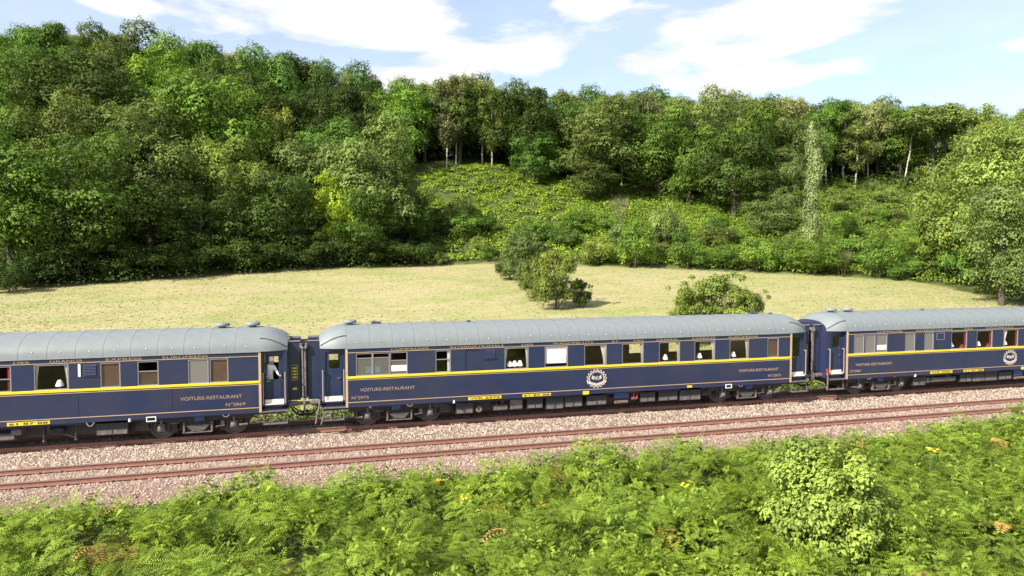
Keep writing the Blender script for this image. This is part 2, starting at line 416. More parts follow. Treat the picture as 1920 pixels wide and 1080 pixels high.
M['stone'] = stone_mat()
def scatter_stones():
    n = 95000
    x = -21 + (rng.random(n)**1.25)*76; y = rng.uniform(-7.45, 2.1, n)
    keep = (x < 30) | (y < .9); x = x[keep]; y = y[keep]; n = len(x)
    z = np.interp(y, [p[0] for p in prof], [p[1] for p in prof]) + rng.uniform(-.02, .03, n) + .02*wob(x, y, 2.1)
    onr = np.zeros(n, bool)
    for yy in (NT-.7525, NT+.7525, -.7525, .7525): onr |= np.abs(y-yy) < .11
    z[onr] -= .03
    s = rng.uniform(.026, .055, n)*np.where(onr, .6, 1)
    base = np.array([[1,0,-.4],[0,1,-.4],[-1,0,-.4],[0,-1,-.4],[0,0,.9]], float)
    V = base[None]*(rng.uniform(.7, 1.25, (n, 5, 1)))*s[:, None, None]
    V[:, :, 2] *= .75
    a = rng.uniform(0, 2*PI, n); t = rng.uniform(-.5, .5, n)
    ca, sa = np.cos(a)[:, None], np.sin(a)[:, None]; ct, st = np.cos(t)[:, None], np.sin(t)[:, None]
    X, Y, Zz = V[..., 0], V[..., 1], V[..., 2]
    Y, Zz = Y*ct-Zz*st, Y*st+Zz*ct; X, Y = X*ca-Y*sa, X*sa+Y*ca
    P = np.stack([X+x[:, None], Y+y[:, None], Zz+z[:, None]], 2).reshape(-1, 3)
    fb = np.array([[0,1,4],[1,2,4],[2,3,4],[3,0,4]])      # undersides are buried
    Fc = (fb[None]+(np.arange(n)*5)[:, None, None]).reshape(-1, 3)
    return np_mesh('ballast_stones', P, Fc, M['stone'], np.repeat(np.clip(rng.beta(2.2, 2.2, n), 0, 1), 4))
tag(link('ballast_stones', scatter_stones()), label='pinkish grey crushed stone ballast spread around both railway tracks', cat='ballast', kind='stuff')

def rail_mesh():
    h = .16
    pr = [(-.075,-h),(.075,-h),(.075,-h+.014),(.012,-h+.032),(.010,-.045),(.036,-.032),(.036,-.006),(.028,0),(-.028,0),(-.036,-.006),(-.036,-.032),(-.010,-.045),(-.012,-h+.032),(-.075,-h+.014)]
    m_ = MB(); n = len(pr); L0, L1 = -60., 170.
    vs = [(L0, y, z) for y, z in pr]+[(L1, y, z) for y, z in pr]
    for i in range(n):
        m_.mi = 1 if i in (6, 7, 8) else 0
        m_.add([vs[i], vs[(i+1)%n], vs[n+(i+1)%n], vs[n+i]], [(0, 1, 2, 3)])
    return m_.mesh('rail', [M['rail'], M['railtop']])
RAIL = rail_mesh()
sm_ = MB(); sm_.bevbox(-.125, .125, -1.25, 1.25, -.10, 0, .03); SLEEPER = sm_.mesh('sleeper', M['sleeper'])
cm_ = MB()
for s_ in (-1, 1):
    cm_.box(-.04, .04, -.16, -.078, -.165, -.12) if s_ < 0 else None
CLIP = cm_.mesh('rail_clip', M['rail'])
for (yc, lab, nx) in ((NT, 'empty rusty railway track nearest to the foreground ferns', 150), (0, 'railway track carrying the dark blue dining train', 150)):
    t = empty('railway_track', (0, yc, 0), label=lab, cat='railway track')
    for s_ in (-1, 1):
        r = link('rail', RAIL, t, (0, s_*.7525, 0))
    for k in range(nx):
        x = -26+k*.62+random.uniform(-.02, .02)
        o = link('sleeper', SLEEPER, t, (x, 0, -.185)); o.rotation_euler[2] = random.uniform(-.012, .012)
    for s_ in (-1, 1):
        for k in range(74 if yc else 0): link('rail_clip', CLIP, t, (-18+k*.62, s_*.7525, 0))

# ---------------------------------------------------------------- the railway carriages
HW = 1.43; LB = 20.27
Z_EAVE, Z_FR, Z_WT, Z_YT, Z_YB, Z_LO, Z_BOT = 3.22, 3.04, 3.005, 2.120, 2.020, 1.09, .90
ROOFTOP = 4.03
def roof_section(x):
    """half width, top height at local x"""
    e = max(0., -x, x-LB)
    k = min(e/1.0, 1.)
    w = 1.455 - .28*k**2.2
    top = ROOFTOP - .34*k**2.0
    ev = Z_EAVE + .0*k
    return w, top, ev
def roof_pts(x, n=18, off=0.):
    w, top, ev = roof_section(x); pts = []
    for i in range(n+1):
        a = PI*i/n
        cy, sz = math.cos(a), math.sin(a)
        y = -w*math.copysign(abs(cy)**.82, cy); z = ev + (top-ev)*(abs(sz)**.86)
        pts.append((x, y*(1+off/w), z+off*abs(sz)))
    return pts
def loft(m_, rows, smooth=True):
    n = len(rows[0])
    vs = [p for r_ in rows for p in r_]
    m_.add(vs, [(i*n+j, (i+1)*n+j, (i+1)*n+j+1, i*n+j+1) for i in range(len(rows)-1) for j in range(n-1)], smooth)
PW = LB/23
m_ = MB()
for rows_ in (((.0, .006), (.016, .006)), ((.016, .006), (.016, .0)), ((.016, .0), (PW-.001, .0))): loft(m_, [roof_pts(LB/2+x, off=o_) for x, o_ in rows_])
m_.v = [(v[0]-LB/2, v[1], v[2]) for v in m_.v]
ROOFP = m_.mesh('roof_panel', M['roof'])
m_ = MB(); m_.lathe((0, 0, 0), [(0, .012), (.014, .010), (.020, 0)], 6); STUD = m_.mesh('roof_stud', M['whitep'])
m_ = MB(); m_.lathe((0,0,0), [(.13,-.08),(.13,.06),(.26,.07),(.28,.10),(.28,.16),(.22,.20),(0,.215)], 20); VENT = m_.mesh('roof_ventilator', M['roof'])
m_ = MB(); m_.bevbox(-.19,.19,-.10,.10,-.03,.10,.02); m_.box(-.14,-.02,-.08,.08,.10,.13); VENTBOX = m_.mesh('roof_vent_box', M['roof_dark'])
m_ = MB(); m_.lathe((0,0,0), [(.05,-.05),(.05,.06),(.09,.07),(.09,.10),(0,.12)], 12); m_.tube((0,0,.04),(.12,0,.08),.02); SVENT = m_.mesh('roof_vent_small', M['dust'])

# wheel, bogie
def bogie(parent, x, flip):
    bg = link('bogie', None, parent, (x, 0, 0))
    f_ = MB()
    for s_ in (-1, 1):
        y = s_*.98
        f_.mi = 0
        f_.bevbox(-1.95, 1.95, y-.05, y+.05, .62, .80, .02)
        f_.box(-.55, .55, y-.06, y+.06, .42, .62)
        for a in (-1.255, 1.255):
            f_.box(a-.28, a-.17, y-.05, y+.05, .28, .62); f_.box(a+.17, a+.28, y-.05, y+.05, .28, .62)
        f_.tube((-1.75, y, .34), (1.75, y, .34), .022, n=6)
        f_.tube((-1.95, y, .70), (-2.15, y, .58), .03, n=6); f_.tube((1.95, y, .70), (2.15, y, .58), .03, n=6)
    f_.bevbox(-.25, .25, -.95, .95, .50, .78, .03); f_.bevbox(-1.75, 1.75, -.62, .62, .30, .78, .05); f_.bevbox(-.55, .55, -.92, -.64, .26, .60, .03); f_.box(-1.0, -.75, -.93, -.63, .22, .66); f_.box(.75, 1.0, -.93, -.63, .22, .66)  # transom and blocks added to stand for the dark shade inside the bogie
    f_.build('bogie_frame', M['iron'], bg)
    w_ = MB()
    w_.lathe((0, 0, 0), [(0,-.09),(.10,-.09),(.12,-.05),(.38,-.035),(.40,-.07),(.455,-.07),(.46,.04),(.49,.055),(.49,.07),(.40,.07),(.38,.02),(.12,.04),(0,.05)], 28, 'Y')
    wm = w_.mesh('wheel', M['steel'])
    ax = MB(); ax.tube((0, -.95, 0), (0, .95, 0), .075); axm = ax.mesh('axle', M['iron'])
    b_ = MB(); b_.bevbox(-.13,.13,-.10,.10,-.14,.14,.03); b_.lathe((0,-.10,0), [(.11,0),(.11,-.05),(.07,-.075),(0,-.08)], 14, 'Y'); b_.tube((0,0,.14),(0,0,.36),.05,n=8); b_.tube((0,0,.36),(0,0,.38),.10,n=10)
    bmh = b_.mesh('axle_box', M['dust'])
    for a in (-1.255, 1.255):
        for s_ in (-1, 1):
            wh = link('wheel', wm, bg, (a, s_*.7525, .46)); wh.rotation_euler = (0, 0, 0 if s_ < 0 else PI)
            bx = link('axle_box', bmh, bg, (a, s_*1.06, .46)); bx.rotation_euler = (0, 0, 0 if s_ < 0 else PI)
        link('axle', axm, bg, (a, 0, .46))
    sp = MB()
    for k in range(5):
        w = .42-.05*k; sp.bevbox(-w, w, -.06, .06, -.05*k-.03, -.05*k, .008)
    for a in (-.48, .48): sp.box(a-.03, a+.03, -.07, .07, -.26, .10); sp.tube((a, 0, -.26), (a, 0, -.30), .05, n=8)
    sp.box(-.5,.5,-.05,.05,-.30,-.26)
    spm = sp.mesh('leaf_spring', M['dust'])
    for s_ in (-1, 1): link('leaf_spring', spm, bg, (0, s_*1.12, .52))
    br = MB(); br.tube((-1.75*flip, -1.14, .44), (-1.45*flip, -1.14, .42), .05, n=8); br.build('brake_cylinder', M['dust'], bg)
    br = MB(); br.tube((.62, -1.12, .40), (.95, -1.12, .46), .035, n=6); br.box(.80,.92,-1.16,-1.08,.42,.62); br.build('brake_rigging', M['dust'], bg)
    br = MB(); br.tube((-.95,-1.13,.62),(-.62,-1.13,.62),.02,n=6); br.build('brake_rod', M['dust'], bg)
    return bg

def text_mesh(body, size, mt, ext=.004):
    c = bpy.data.curves.new('t', 'FONT'); c.body = body; c.size = size; c.extrude = ext; c.offset = size*.012
    o = bpy.data.objects.new('t', c); COL.objects.link(o)
    dg = bpy.context.evaluated_depsgraph_get(); me = bpy.data.meshes.new_from_object(o.evaluated_get(dg))
    bpy.data.objects.remove(o); me.materials.clear(); me.materials.append(mt); me.name = 'lettering'
    xs_ = [v.co.x for v in me.vertices]; ys_ = [v.co.y for v in me.vertices]
    return me, min(xs_), max(xs_), min(ys_), max(ys_)
def word(parent, body, x0, x1, z0, z1, y, mt, name='lettering'):
    me, a, b, c_, d = text_mesh(body, .2, mt)
    o = link(name, me, parent); o.rotation_euler = (PI/2, 0, 0)
    sx = (x1-x0)/(b-a); sy = (z1-z0)/(d-c_); o.scale = (sx, sy, 1); o.location = (x0-a*sx, y, z0-c_*sy)
    return o

def crest(parent, x0, x1, z):
    r = (x1-x0)/2; cx = (x0+x1)/2
    m = MB()
    for i in range(34):                       # wreath leaves
        a = 2*PI*i/34
        rr = r*(.84 if i % 2 else .96); p = Vector((cx+math.cos(a)*rr, -.012, z+math.sin(a)*rr*.86))
        d = Vector((-math.sin(a), 0, math.cos(a)))*(.5 if i % 2 else .7)+Vector((math.cos(a), 0, math.sin(a)))*.5
        if math.cos(a) < 0: d = Vector((math.sin(a), 0, -math.cos(a)))*.6+Vector((math.cos(a), 0, math.sin(a)))*.5
        d.normalize(); q = Vector((-d.z, 0, d.x)); L = r*.27
        m.add([p-d*L*.5, p+q*L*.28-Vector((0,.006,0)), p+d*L*.5, p-q*L*.28-Vector((0,.006,0))], [(0,1,2,3)])
    for k in range(28):                       # ring
        a0, a1 = 2*PI*k/28, 2*PI*(k+1)/28
        m.add([(cx+math.cos(a)*r*q_, -.010, z+math.sin(a)*r*q_*.86) for a, q_ in ((a0,.70),(a1,.70),(a1,.78),(a0,.78))], [(0,1,2,3)])
    # ribbon and supporters
    m.add([(cx-r*1.02,-.016,z-r*.18),(cx-r*.95,-.016,z-r*.42),(cx,-.016,z-r*.68),(cx,-.016,z-r*.46)], [(0,1,2,3)])
    m.add([(cx+r*1.02,-.016,z-r*.18),(cx+r*.95,-.016,z-r*.42),(cx,-.016,z-r*.68),(cx,-.016,z-r*.46)], [(3,2,1,0)])
    for s_ in (-1, 1): m.add([(cx+s_*r*.42,-.014,z+r*.34),(cx+s_*r*.54,-.014,z+r*.05),(cx+s_*r*.30,-.014,z-r*.12),(cx+s_*r*.22,-.014,z+r*.16)], [(0,1,2,3) if s_ > 0 else (3,2,1,0)])
    m.build('crest', M['crestm'], parent, (0, -HW-.012, 0))
    word(parent, 'WL', cx-r*.24, cx+r*.24, z-r*.16, z+r*.22, -HW-.03, M['crestm'], 'monogram')

UPLATE = {}
def carriage(x0, label, wins, seams, number, crest_x, ub, plates, vents, bogx, loc_lines, endL=True, endR=True, far_open=(), number_r=True, words=None):
    car = empty('railway_carriage', (x0, 0, 0), label=label, cat='railway carriage', group='dark blue dining carriages of the train')
    body = MB(); y0, y1 = -HW, -HW+.06
    ops = sorted([(w['x0'], w['x1']) for w in wins])
    # frieze, sill board under the yellow stripe and piers between the windows
    body.box(0, LB, y0, y1, Z_FR-.03, Z_EAVE)
    body.box(0, LB, y0, y1, Z_YB-.03, Z_YT)
    body.box(0, LB, y0, y1, Z_BOT, Z_LO-.02)
    last = 0.
    for a, b in ops+[(LB, LB)]:
        if a-last > .01: body.box(last, a, y0, y1, Z_YT, Z_FR-.03)
        last = b
    # far side with its windows
    last = 0.
    fy0, fy1 = HW-.06, HW
    body.box(0, LB, fy0, fy1, Z_BOT, Z_YT); body.box(0, LB, fy0, fy1, Z_WT-.06, Z_EAVE)
    for a, b in list(far_open)+[(LB, LB)]:
        body.box(last, a, fy0, fy1, Z_YT, Z_WT-.06); last = b
    # floor, solebar, underside
    body.box(-.95, LB+.95, -HW+.06, HW-.06, 1.10, 1.16)
    body.box(-.9, LB+.9, -1.22, -1.12, .78, 1.0); body.box(-.9, LB+.9, 1.12, 1.22, .78, 1.0)
    # end bulkheads either side of the vestibules, end walls
    for s_, xe in ((-1, 0.), (1, LB)):
        body.box(xe-.03 if s_ < 0 else xe-.03, xe+.03, -HW+.06, HW-.06, 1.16, Z_EAVE) if False else None
    body.build('body', M['navy'], car)
    for k_, (a, b) in enumerate(zip([0]+seams, seams+[LB])):     # lower side panels, each a sheet
        p = MB(); p.bevbox(a+.006, b-.006, -HW-.004, -HW+.05, Z_LO+.004, Z_YB-.034, .004); p.build('side_panel', M['navy'], car)
    for a in seams:
        p = MB(); p.bevbox(a-.03, a+.03, -HW-.012, -HW-.0045, Z_LO+.03, Z_YB-.07, .003); p.build('cover_strip', M['navy'], car)
    s = MB(); s.bevbox(0, LB, -HW-.03, -HW-.001, Z_YB, Z_YT, .012); s.build('yellow_stripe', M['yellow'], car)
    s = MB(); s.box(.0, LB, -HW-.012, -HW+.002, Z_YB-.052, Z_YB-.030); s.box(0, LB, -HW-.014, -HW-.0045, Z_LO-.012, Z_LO+.014)
    s.box(0, LB, -HW-.012, -HW-.001, Z_FR, Z_FR+.022)
    s.build('gold_line', M['gold'], car)
    for xe in (0, LB):
        s = MB(); s.box(xe-.045, xe+.045, -HW-.016, -HW+.06, Z_BOT, Z_EAVE-.01); s.build('corner_band', M['gold'], car)
    # roof
    for k in range(23): link('roof_panel', ROOFP, car, (k*PW, 0, 0))
    for side in (-1, 1):
        r_ = MB(); rows = []
        for k in range(9):
            e = k/8.*1.0; rows.append(roof_pts(-e if side < 0 else LB+e))
        loft(r_, rows if side > 0 else rows[::-1])
        r_.mi = 1
        xe = -1.0 if side < 0 else LB+1.0
        pts = roof_pts(xe); r_.add([(p[0]-.006*side, p[1]*.985, p[2]-.006) for p in pts]+[], [tuple(range(len(pts))) if side < 0 else tuple(reversed(range(len(pts))))])
        # underside of the overhang
        r_.box(xe-.02 if side < 0 else LB, -0. if side < 0 else xe+.02, -1.16, 1.16, Z_EAVE-.03, Z_EAVE-.004)
        r_.build('roof_dome', [M['roof'], M['navy']], car)
        g = MB(); pp = []
        for k in range(10):
            e = k/9.*.98; xx = -e if side < 0 else LB+e; w, top, ev = roof_section(xx)
            a = math.radians(33-22*(k/9.)**2)
            pp.append((xx, -w*math.cos(a)**.82-.012, ev+(top-ev)*math.sin(a)**.86+.012))
        g.path(pp, .016, 5); g.build('rain_strip', M['roof_dark'], car)
    w, top, ev = roof_section(5)
    g = MB(); g.bevbox(0, LB, -1.468, -1.442, Z_EAVE-.022, Z_EAVE+.010, .006); g.bevbox(0, LB, 1.442, 1.468, Z_EAVE-.035, Z_EAVE+.012, .008); g.build('gutter', M['roof'], car)
    a = math.radians(13); yy = -w*math.cos(a)**.82; zz = ev+(top-ev)*math.sin(a)**.86
    for k in range(23):
        o = link('roof_stud', STUD, car, ((k+.5)*PW+random.uniform(-.1, .1), yy-.004, zz+.01+random.uniform(-.02, .03))); o.rotation_euler = (1.25, 0, 0)
    for (x, kind_) in vents:
        link({'v': 'roof_ventilator', 'b': 'roof_vent_box', 's': 'roof_vent_small'}[kind_], {'v': VENT, 'b': VENTBOX, 's': SVENT}[kind_], car, (x, 0 if kind_ != 's' else -.25, ROOFTOP-.01 if kind_ != 's' else ROOFTOP-.03))
    # interior: floor, ceiling, partitions
    it = MB(); it.mi = 0; it.box(.05, LB-.05, -HW+.07, HW-.07, 1.162, 1.18)
    it.mi = 1; it.box(.05, LB-.05, -HW+.07, HW-.07, 3.06, 3.08)
    it.mi = 2
    for px in loc_lines: it.box(px-.03, px+.03, -HW+.07, HW-.07, 1.182, 3.055)
    it.box(.06, LB-.06, HW-.09, HW-.065, 1.182, Z_YT-.02)
    last = .06
    for a, b in list(far_open)+[(LB-.06, 0)]:
        it.box(last, a, HW-.09, HW-.065, Z_YT-.02, 3.055); last = b
    it.box(.06, LB-.06, HW-.09, HW-.065, Z_WT-.06, 3.055)
    it.build('interior', [M['floorc'], M['ceiling'], M['wood']], car)
    for a, b in far_open:
        fm = MB(); fm.box(a, b, HW-.062, HW-.03, Z_YT, Z_YT+.04); fm.box(a, b, HW-.062, HW-.03, Z_WT-.10, Z_WT-.06)
        fm.box(a, a+.03, HW-.062, HW-.03, Z_YT+.04, Z_WT-.10); fm.box(b-.03, b, HW-.062, HW-.03, Z_YT+.04, Z_WT-.10)
        fw = fm.build('far_window', M['frame'], car)
        pm = MB(); pm.add([(a+.03,HW-.05,Z_YT+.04),(b-.03,HW-.05,Z_YT+.04),(b-.03,HW-.05,Z_WT-.10),(a+.03,HW-.05,Z_WT-.10)],[(0,1,2,3)]); pm.build('pane', M['glass'], fw)
    # near windows
    for w in wins:
        a, b = w['x0'], w['x1']; t = w['t']; zb, zt = Z_YT, Z_WT-.0
        zt = Z_FR-.03
        fm = MB(); yf0, yf1 = -HW+.004, -HW+.05; fw_ = .028
        fm.box(a, a+fw_, yf0, yf1, zb, zt); fm.box(b-fw_*1.3, b, yf0, yf1, zb, zt); fm.box(a+fw_, b-fw_*1.3, yf0, yf1, zb, zb+.03); fm.box(a+fw_, b-fw_*1.3, yf0, yf1, zt-.03, zt)
        fm.bevbox(a-.01, b+.01, -HW-.022, -HW+.003, zb+.002, zb+.022, .004)
        ia, ib, iz0, iz1 = a+fw_, b-fw_*1.3, zb+.03, zt-.03
        split = None
        if t in ('droplight', 'halfopen'):
            split = iz0+(iz1-iz0)*w.get('sp', .72); fm.box(ia, ib, -HW+.012, -HW+.045, split-.022, split+.012)
        mt_ = {'blank': M['navy'], 'frost': M['frame'], 'brown': M['frame']}.get(t, M['frame'])
        win = fm.build('window', mt_, car)
        pm = MB(); yq = -HW+.026
        top_ = split-.022 if split else iz1
        if t == 'blank': pm.box(ia, ib, yq, yq+.006, iz0, iz1); pm.build('blank_panel', M['navy'], win)
        elif t == 'frost': pm.box(ia, ib, yq, yq+.006, iz0, iz1); pm.build('pane', M['frost'], win)
        elif t == 'brown' or t == 'halfopen':
            pm.box(ia, ib, yq, yq+.006, iz0, top_); pm.build('pane', M['glass'], win)
            sh = MB(); n_ = 9
            for k in range(n_):
                z0_ = iz0+(top_-iz0)*k/n_; z1_ = iz0+(top_-iz0)*(k+1)/n_-.006
                sh.add([(ia, yq+.035, z0_), (ib, yq+.035, z0_), (ib, yq+.022, z1_), (ia, yq+.022, z1_)], [(0, 1, 2, 3)])
            sh.box(ia, ib, yq+.045, yq+.05, iz0, top_); sh.build('shutter', M['shutter'], win)
        elif t == 'blind':
            pm.add([(ia,yq,iz0),(ib,yq,iz0),(ib,yq,iz1),(ia,yq,iz1)],[(0,1,2,3)]); pm.build('pane', M['glass'], win)
            bl = MB(); n_ = 12
            for k in range(n_):
                xa = ia+.03+(ib-ia-.05)*k/n_; xb = ia+.03+(ib-ia-.05)*(k+1)/n_
                o_ = .004*(k % 2)
                bl.add([(xa, yq+.03+o_, iz0+.13), (xb, yq+.034-o_, iz0+.13), (xb, yq+.034-o_, iz1), (xa, yq+.03+o_, iz1)], [(0, 1, 2, 3)])
            bl.build('blind', M['white'], win)
        else:
            g_ = M['greyglass'] if w.get('grey') else M['glass']
            pm.add([(ia,yq,iz0),(ib,yq,iz0),(ib,yq,top_),(ia,yq,top_)],[(0,1,2,3)]); pm.build('pane', g_, win)
        for c_ in w.get('cur', ()):        # draped curtains: side, width, material
            side, cw, cm, ctop = c_
            cu = MB(); N_ = 10; rows = []
            for k in range(9):
                q = k/8.; z_ = iz0+(iz1-iz0)*q
                ww = cw*(.35+.65*q**1.6) if ctop else cw
                rows.append([((ia+ww*j/N_) if side < 0 else (ib-ww*j/N_), yq+.05+.018*math.sin(j*2.4), z_) for j in range(N_+1)])
            loft(cu, rows); cu.build('curtain', M[cm], win)
        if w.get('extra') == 'paper':
            e_ = MB(); e_.box(ia, ib, yq-.012, yq-.003, iz0+.10, iz0+.33); e_.build('notice', M['white'], win)
    # lettering
    for (t_, a, b) in (words or []): word(car, t_, a, b, Z_FR+.036, Z_EAVE-.042, -HW-.006, M['letter'])
    for (t_, a, b, z0_, z1_) in number: word(car, t_, a, b, z0_, z1_, -HW-.008, M['letter'])
    if crest_x: crest(car, crest_x[0], crest_x[1], 1.55)
    # bogies
    for k_, bx in enumerate(bogx): bogie(car, bx, 1 if k_ == 0 else -1)
    # underframe equipment
    for (a, b, z0_, z1_, kind_) in ub:
        e_ = MB()
        if kind_ == 'box':
            e_.mi = 0; e_.bevbox(a, b, -1.22, -.5, z0_, z1_, .03)
            e_.mi = 1; e_.box(a+.03, b-.03, -1.228, -1.221, z0_+.03, z0_+.03+(z1_-z0_)*.28)
            e_.mi = 0; e_.box((a+b)/2-.02, (a+b)/2+.02, -1.24, -1.229, z0_+.05, z1_-.08); e_.tube((a+.12, -1.235, z1_-.1), (b-.12, -1.235, z1_-.1), .012, n=5)
            e_.build('equipment_box', [M['boxgrey'], M['dust']], car)
        elif kind_ == 'greybox':
            e_.bevbox(a, b, -1.20, -.6, z0_, z1_, .04); e_.tube((a+.1, -1.2, z1_), (a+.1, -1.15, z1_+.12), .02, n=5); e_.build('battery_box', M['dust'], car)
        elif kind_ == 'blue':
            e_.bevbox(a, b, -1.24, -.7, z0_, z1_, .03); e_.box(a+.2, a+.35, -1.25, -1.241, (z0_+z1_)/2-.01, (z0_+z1_)/2+.01); e_.build('blue_box', M['navylight'], car)
        elif kind_ == 'red':
            e_.tube((a, -1.2, z0_+.05), (b, -1.2, z0_+.05), .07, n=10); e_.mi = 1; e_.box(a+.05, a+.11, -1.28, -1.24, z0_, z1_-.04); e_.box(b-.07, b, -1.28, -1.24, z0_+.02, z1_-.09); e_.build('valve_gear', [M['dust'], M['redp']], car)
        elif kind_ == 'tank':
            e_.lathe((a, -.95, (z0_+z1_)/2), [(0, 0), ((z1_-z0_)*.35, .02), ((z1_-z0_)/2, .1), ((z1_-z0_)/2, b-a-.1), ((z1_-z0_)*.35, b-a-.02), (0, b-a)], 18, 'X')
            e_.build('air_tank', M['boxgrey'], car)
        elif kind_ == 'disc':
            e_.lathe(((a+b)/2, -1.15, (z0_+z1_)/2), [(.07, .12), (.15, .10), (.15, -.02), (.10, -.05), (.05, -.05), (.04, 0), (0, 0)], 16, 'Y'); e_.build('filler_cap', M['dust'], car)
        elif kind_ == 'truss':
            e_.tube((a, -1.16, z1_), (a, -1.16, z0_), .03, n=8); e_.tube((b, -1.16, z1_), (b, -1.16, z0_), .03, n=8); e_.tube((a-.3, -1.16, z1_), (b, -1.16, z0_+.05), .018, n=6)
            e_.mi = 1
            for q in (a, b): e_.lathe((q, -1.16, z0_), [(.05,.03),(.055,-.03),(0,-.05)], 10)
            e_.build('truss_post', [M['iron'], M['dust']], car)
        elif kind_ == 'ring':
            e_.path([(a+(b-a)*(.5+.5*math.cos(PI+PI*k/8)), -1.25, z1_-(z1_-z0_)*math.sin(PI*k/8)) for k in range(9)], .022, 6); e_.build('lifting_ring', M['whitep'], car)
        elif kind_ == 'frame':
            for (p, q, r1, r2) in ((a, b, z0_, z0_+.03), (a, b, z1_-.03, z1_), (a, a+.03, z0_+.03, z1_-.03), (b-.03, b, z0_+.03, z1_-.03)): e_.box(p, q, -1.47, -1.446, r1, r2)
            e_.box(a+.03, b-.03, -1.46, -1.446, z0_+.03, z1_-.03) if False else None
            e_.build('label_holder', M['whitep'], car)
        elif kind_ == 'lamp':
            e_.lathe((a, -1.40, (z0_+z1_)/2), [(.0, -.06), (.04, -.055), (.045, .05)], 10, 'Y'); e_.lathe((a, -1.40, z1_), [(.0, -.06), (.035, -.05), (.04, .05)], 10, 'Y'); e_.build('bolt_lamp', M['whitep'], car)
    # pipes and crossmembers, plus dark boxes added to fill the shade under the floor
    e_ = MB(); e_.box(4.2, LB-4.4, -.75, .75, .32, .85); e_.tube((3.9, -.7, .55), (LB-4, -.7, .55), .05, n=8); e_.tube((3.9, -.9, .74), (LB-4, -.9, .74), .03, n=6)
    e_.box(-.85, .0, -.6, .6, .70, 1.08); e_.box(LB, LB+.85, -.6, .6, .70, 1.08); e_.box(3.75, 4.19, -.95, .8, .40, .84); e_.box(LB-4.39, LB-3.95, -.95, .8, .40, .84)
    for k in range(7): e_.box(4.6+k*1.7, 4.7+k*1.7, -1.2, 1.2, .66, .80)
    e_.build('underframe', M['iron'], car)
    for (a, b, z0_, z1_, tx) in plates:
        e_ = MB(); e_.box(a, b, -HW-.012, -HW-.001, z0_, z1_); pl = e_.build('number_plate', M['yellow'], car)
        if tx:
            me, p, q, r1, r2 = text_mesh(tx, .1, M['black'], .002)
            o = link('plate_lettering', me, pl); o.rotation_euler = (PI/2, 0, 0); w_ = (b-a)*.9
            sx = w_/(q-p); sy = (z1_-z0_)*.62/(r2-r1); o.scale = (sx, sy, 1); o.location = (a+(b-a)*.05-p*sx, -HW-.015, z0_+(z1_-z0_)*.19-r1*sy)
    # ---- vestibule ends
    for side, on in ((-1, endL), (1, endR)):
        if not on: continue
        X = (lambda q: -q) if side < 0 else (lambda q: LB+q)
        def bx(m, q0, q1, ya, yb, za, zb): xa, xb = sorted((X(q0), X(q1))); m.box(xa, xb, ya, yb, za, zb)
        v = MB()
        # recessed side wall: posts left and right of the door, header
        for sy in (-1, 1):
            yo = sy*1.24; ya, yb = sorted((yo, yo-sy*.05))
            bx(v, .05, .16, ya, yb, 1.0, Z_EAVE-.03); bx(v, .80, .97, ya, yb, 1.0, Z_EAVE-.03); bx(v, .16, .80, ya, yb, 3.08, Z_EAVE-.03)
            bx(v, .05, .97, ya, yb, .92, 1.16)
            ya, yb = sorted((sy*1.245, sy*1.425)); bx(v, .0455, .06, ya, yb, .95, Z_EAVE-.03)
        # end wall with arch to the roof, gangway opening
        for sy in (-1, 1):
            ya, yb = sorted((sy*1.20, sy*.50)); bx(v, .97, 1.02, ya, yb, .95, Z_EAVE-.03)
        bx(v, .97, 1.02, -.5, .5, 3.0, Z_EAVE-.03)
        v.build('vestibule_wall', M['navy'], car)
        iw = MB()
        for sy in (-1, 1):
            ya, yb = sorted((sy*.60, sy*1.18)); bx(iw, -.02, .03, ya, yb, 1.17, 3.05)
        bx(iw, .03, .96, -1.18, 1.18, 3.10, 3.12); bx(iw, -.02, .03, -.6, .6, 2.9, 3.05)
        iw.build('vestibule_lining', M['wood'], car)
        for sy in (-1, 1):
            yo = sy*1.20; ya, yb = sorted((yo, yo-sy*.04))
            d = MB(); wb = 2.42 if side < 0 or sy > 0 else 2.10
            bx(d, .17, .79, ya, yb, 1.17, wb)
            bx(d, .17, .25, ya, yb, wb, 3.07); bx(d, .66, .79, ya, yb, wb, 3.07); bx(d, .25, .66, ya, yb, 2.99, 3.07)
            for zz_ in (1.75,): bx(d, .22, .74, *sorted((yo+sy*.012, yo+sy*.001)), 1.45, 2.05)
            dr = d.build('door', M['navy'], car)
            h = MB(); xh = .20 if side < 0 else .74
            h.tube((X(.25), yo+sy*.05, 2.05), (X(.36), yo+sy*.05, 2.05), .016, n=6); h.tube((X(.25), yo, 2.05), (X(.25), yo+sy*.05, 2.05), .02, n=6); h.build('handle', M['brass'], dr)
            if not (side > 0 and sy < 0 and x0 < -10):
                pn = MB(); bx(pn, .25, .66, *sorted((yo-sy*.015, yo-sy*.021)), wb, 2.99); pn.build('pane', M['glass'], dr)
            k = MB(); bx(k, .16, .84, *sorted((yo+sy*.17, yo+sy*.02)), 1.162, 1.19); bx(k, .16, .84, *sorted((yo+sy*.030, yo+sy*.042)), 1.20, 1.34)
            k.build('kick_plate', M['cream'], car)
            # handrails each side of the door
            for q in (.10, .90):
                hr = MB(); yy_ = sy*1.34
                hr.tube((X(q), yy_, 1.22), (X(q), yy_, 2.35), .022, n=8)
                for zq in (1.22, 2.35): hr.tube((X(q), sy*1.24, zq), (X(q), yy_+sy*.02, zq), .03, n=8)
                hr.build('handrail', M['hand'], car)
            st = MB(); ya, yb = sorted((sy*1.25, sy*1.47))
            bx(st, .10, .98, ya, yb, .42, .45); bx(st, .06, .98, ya, yb, .90, .93)
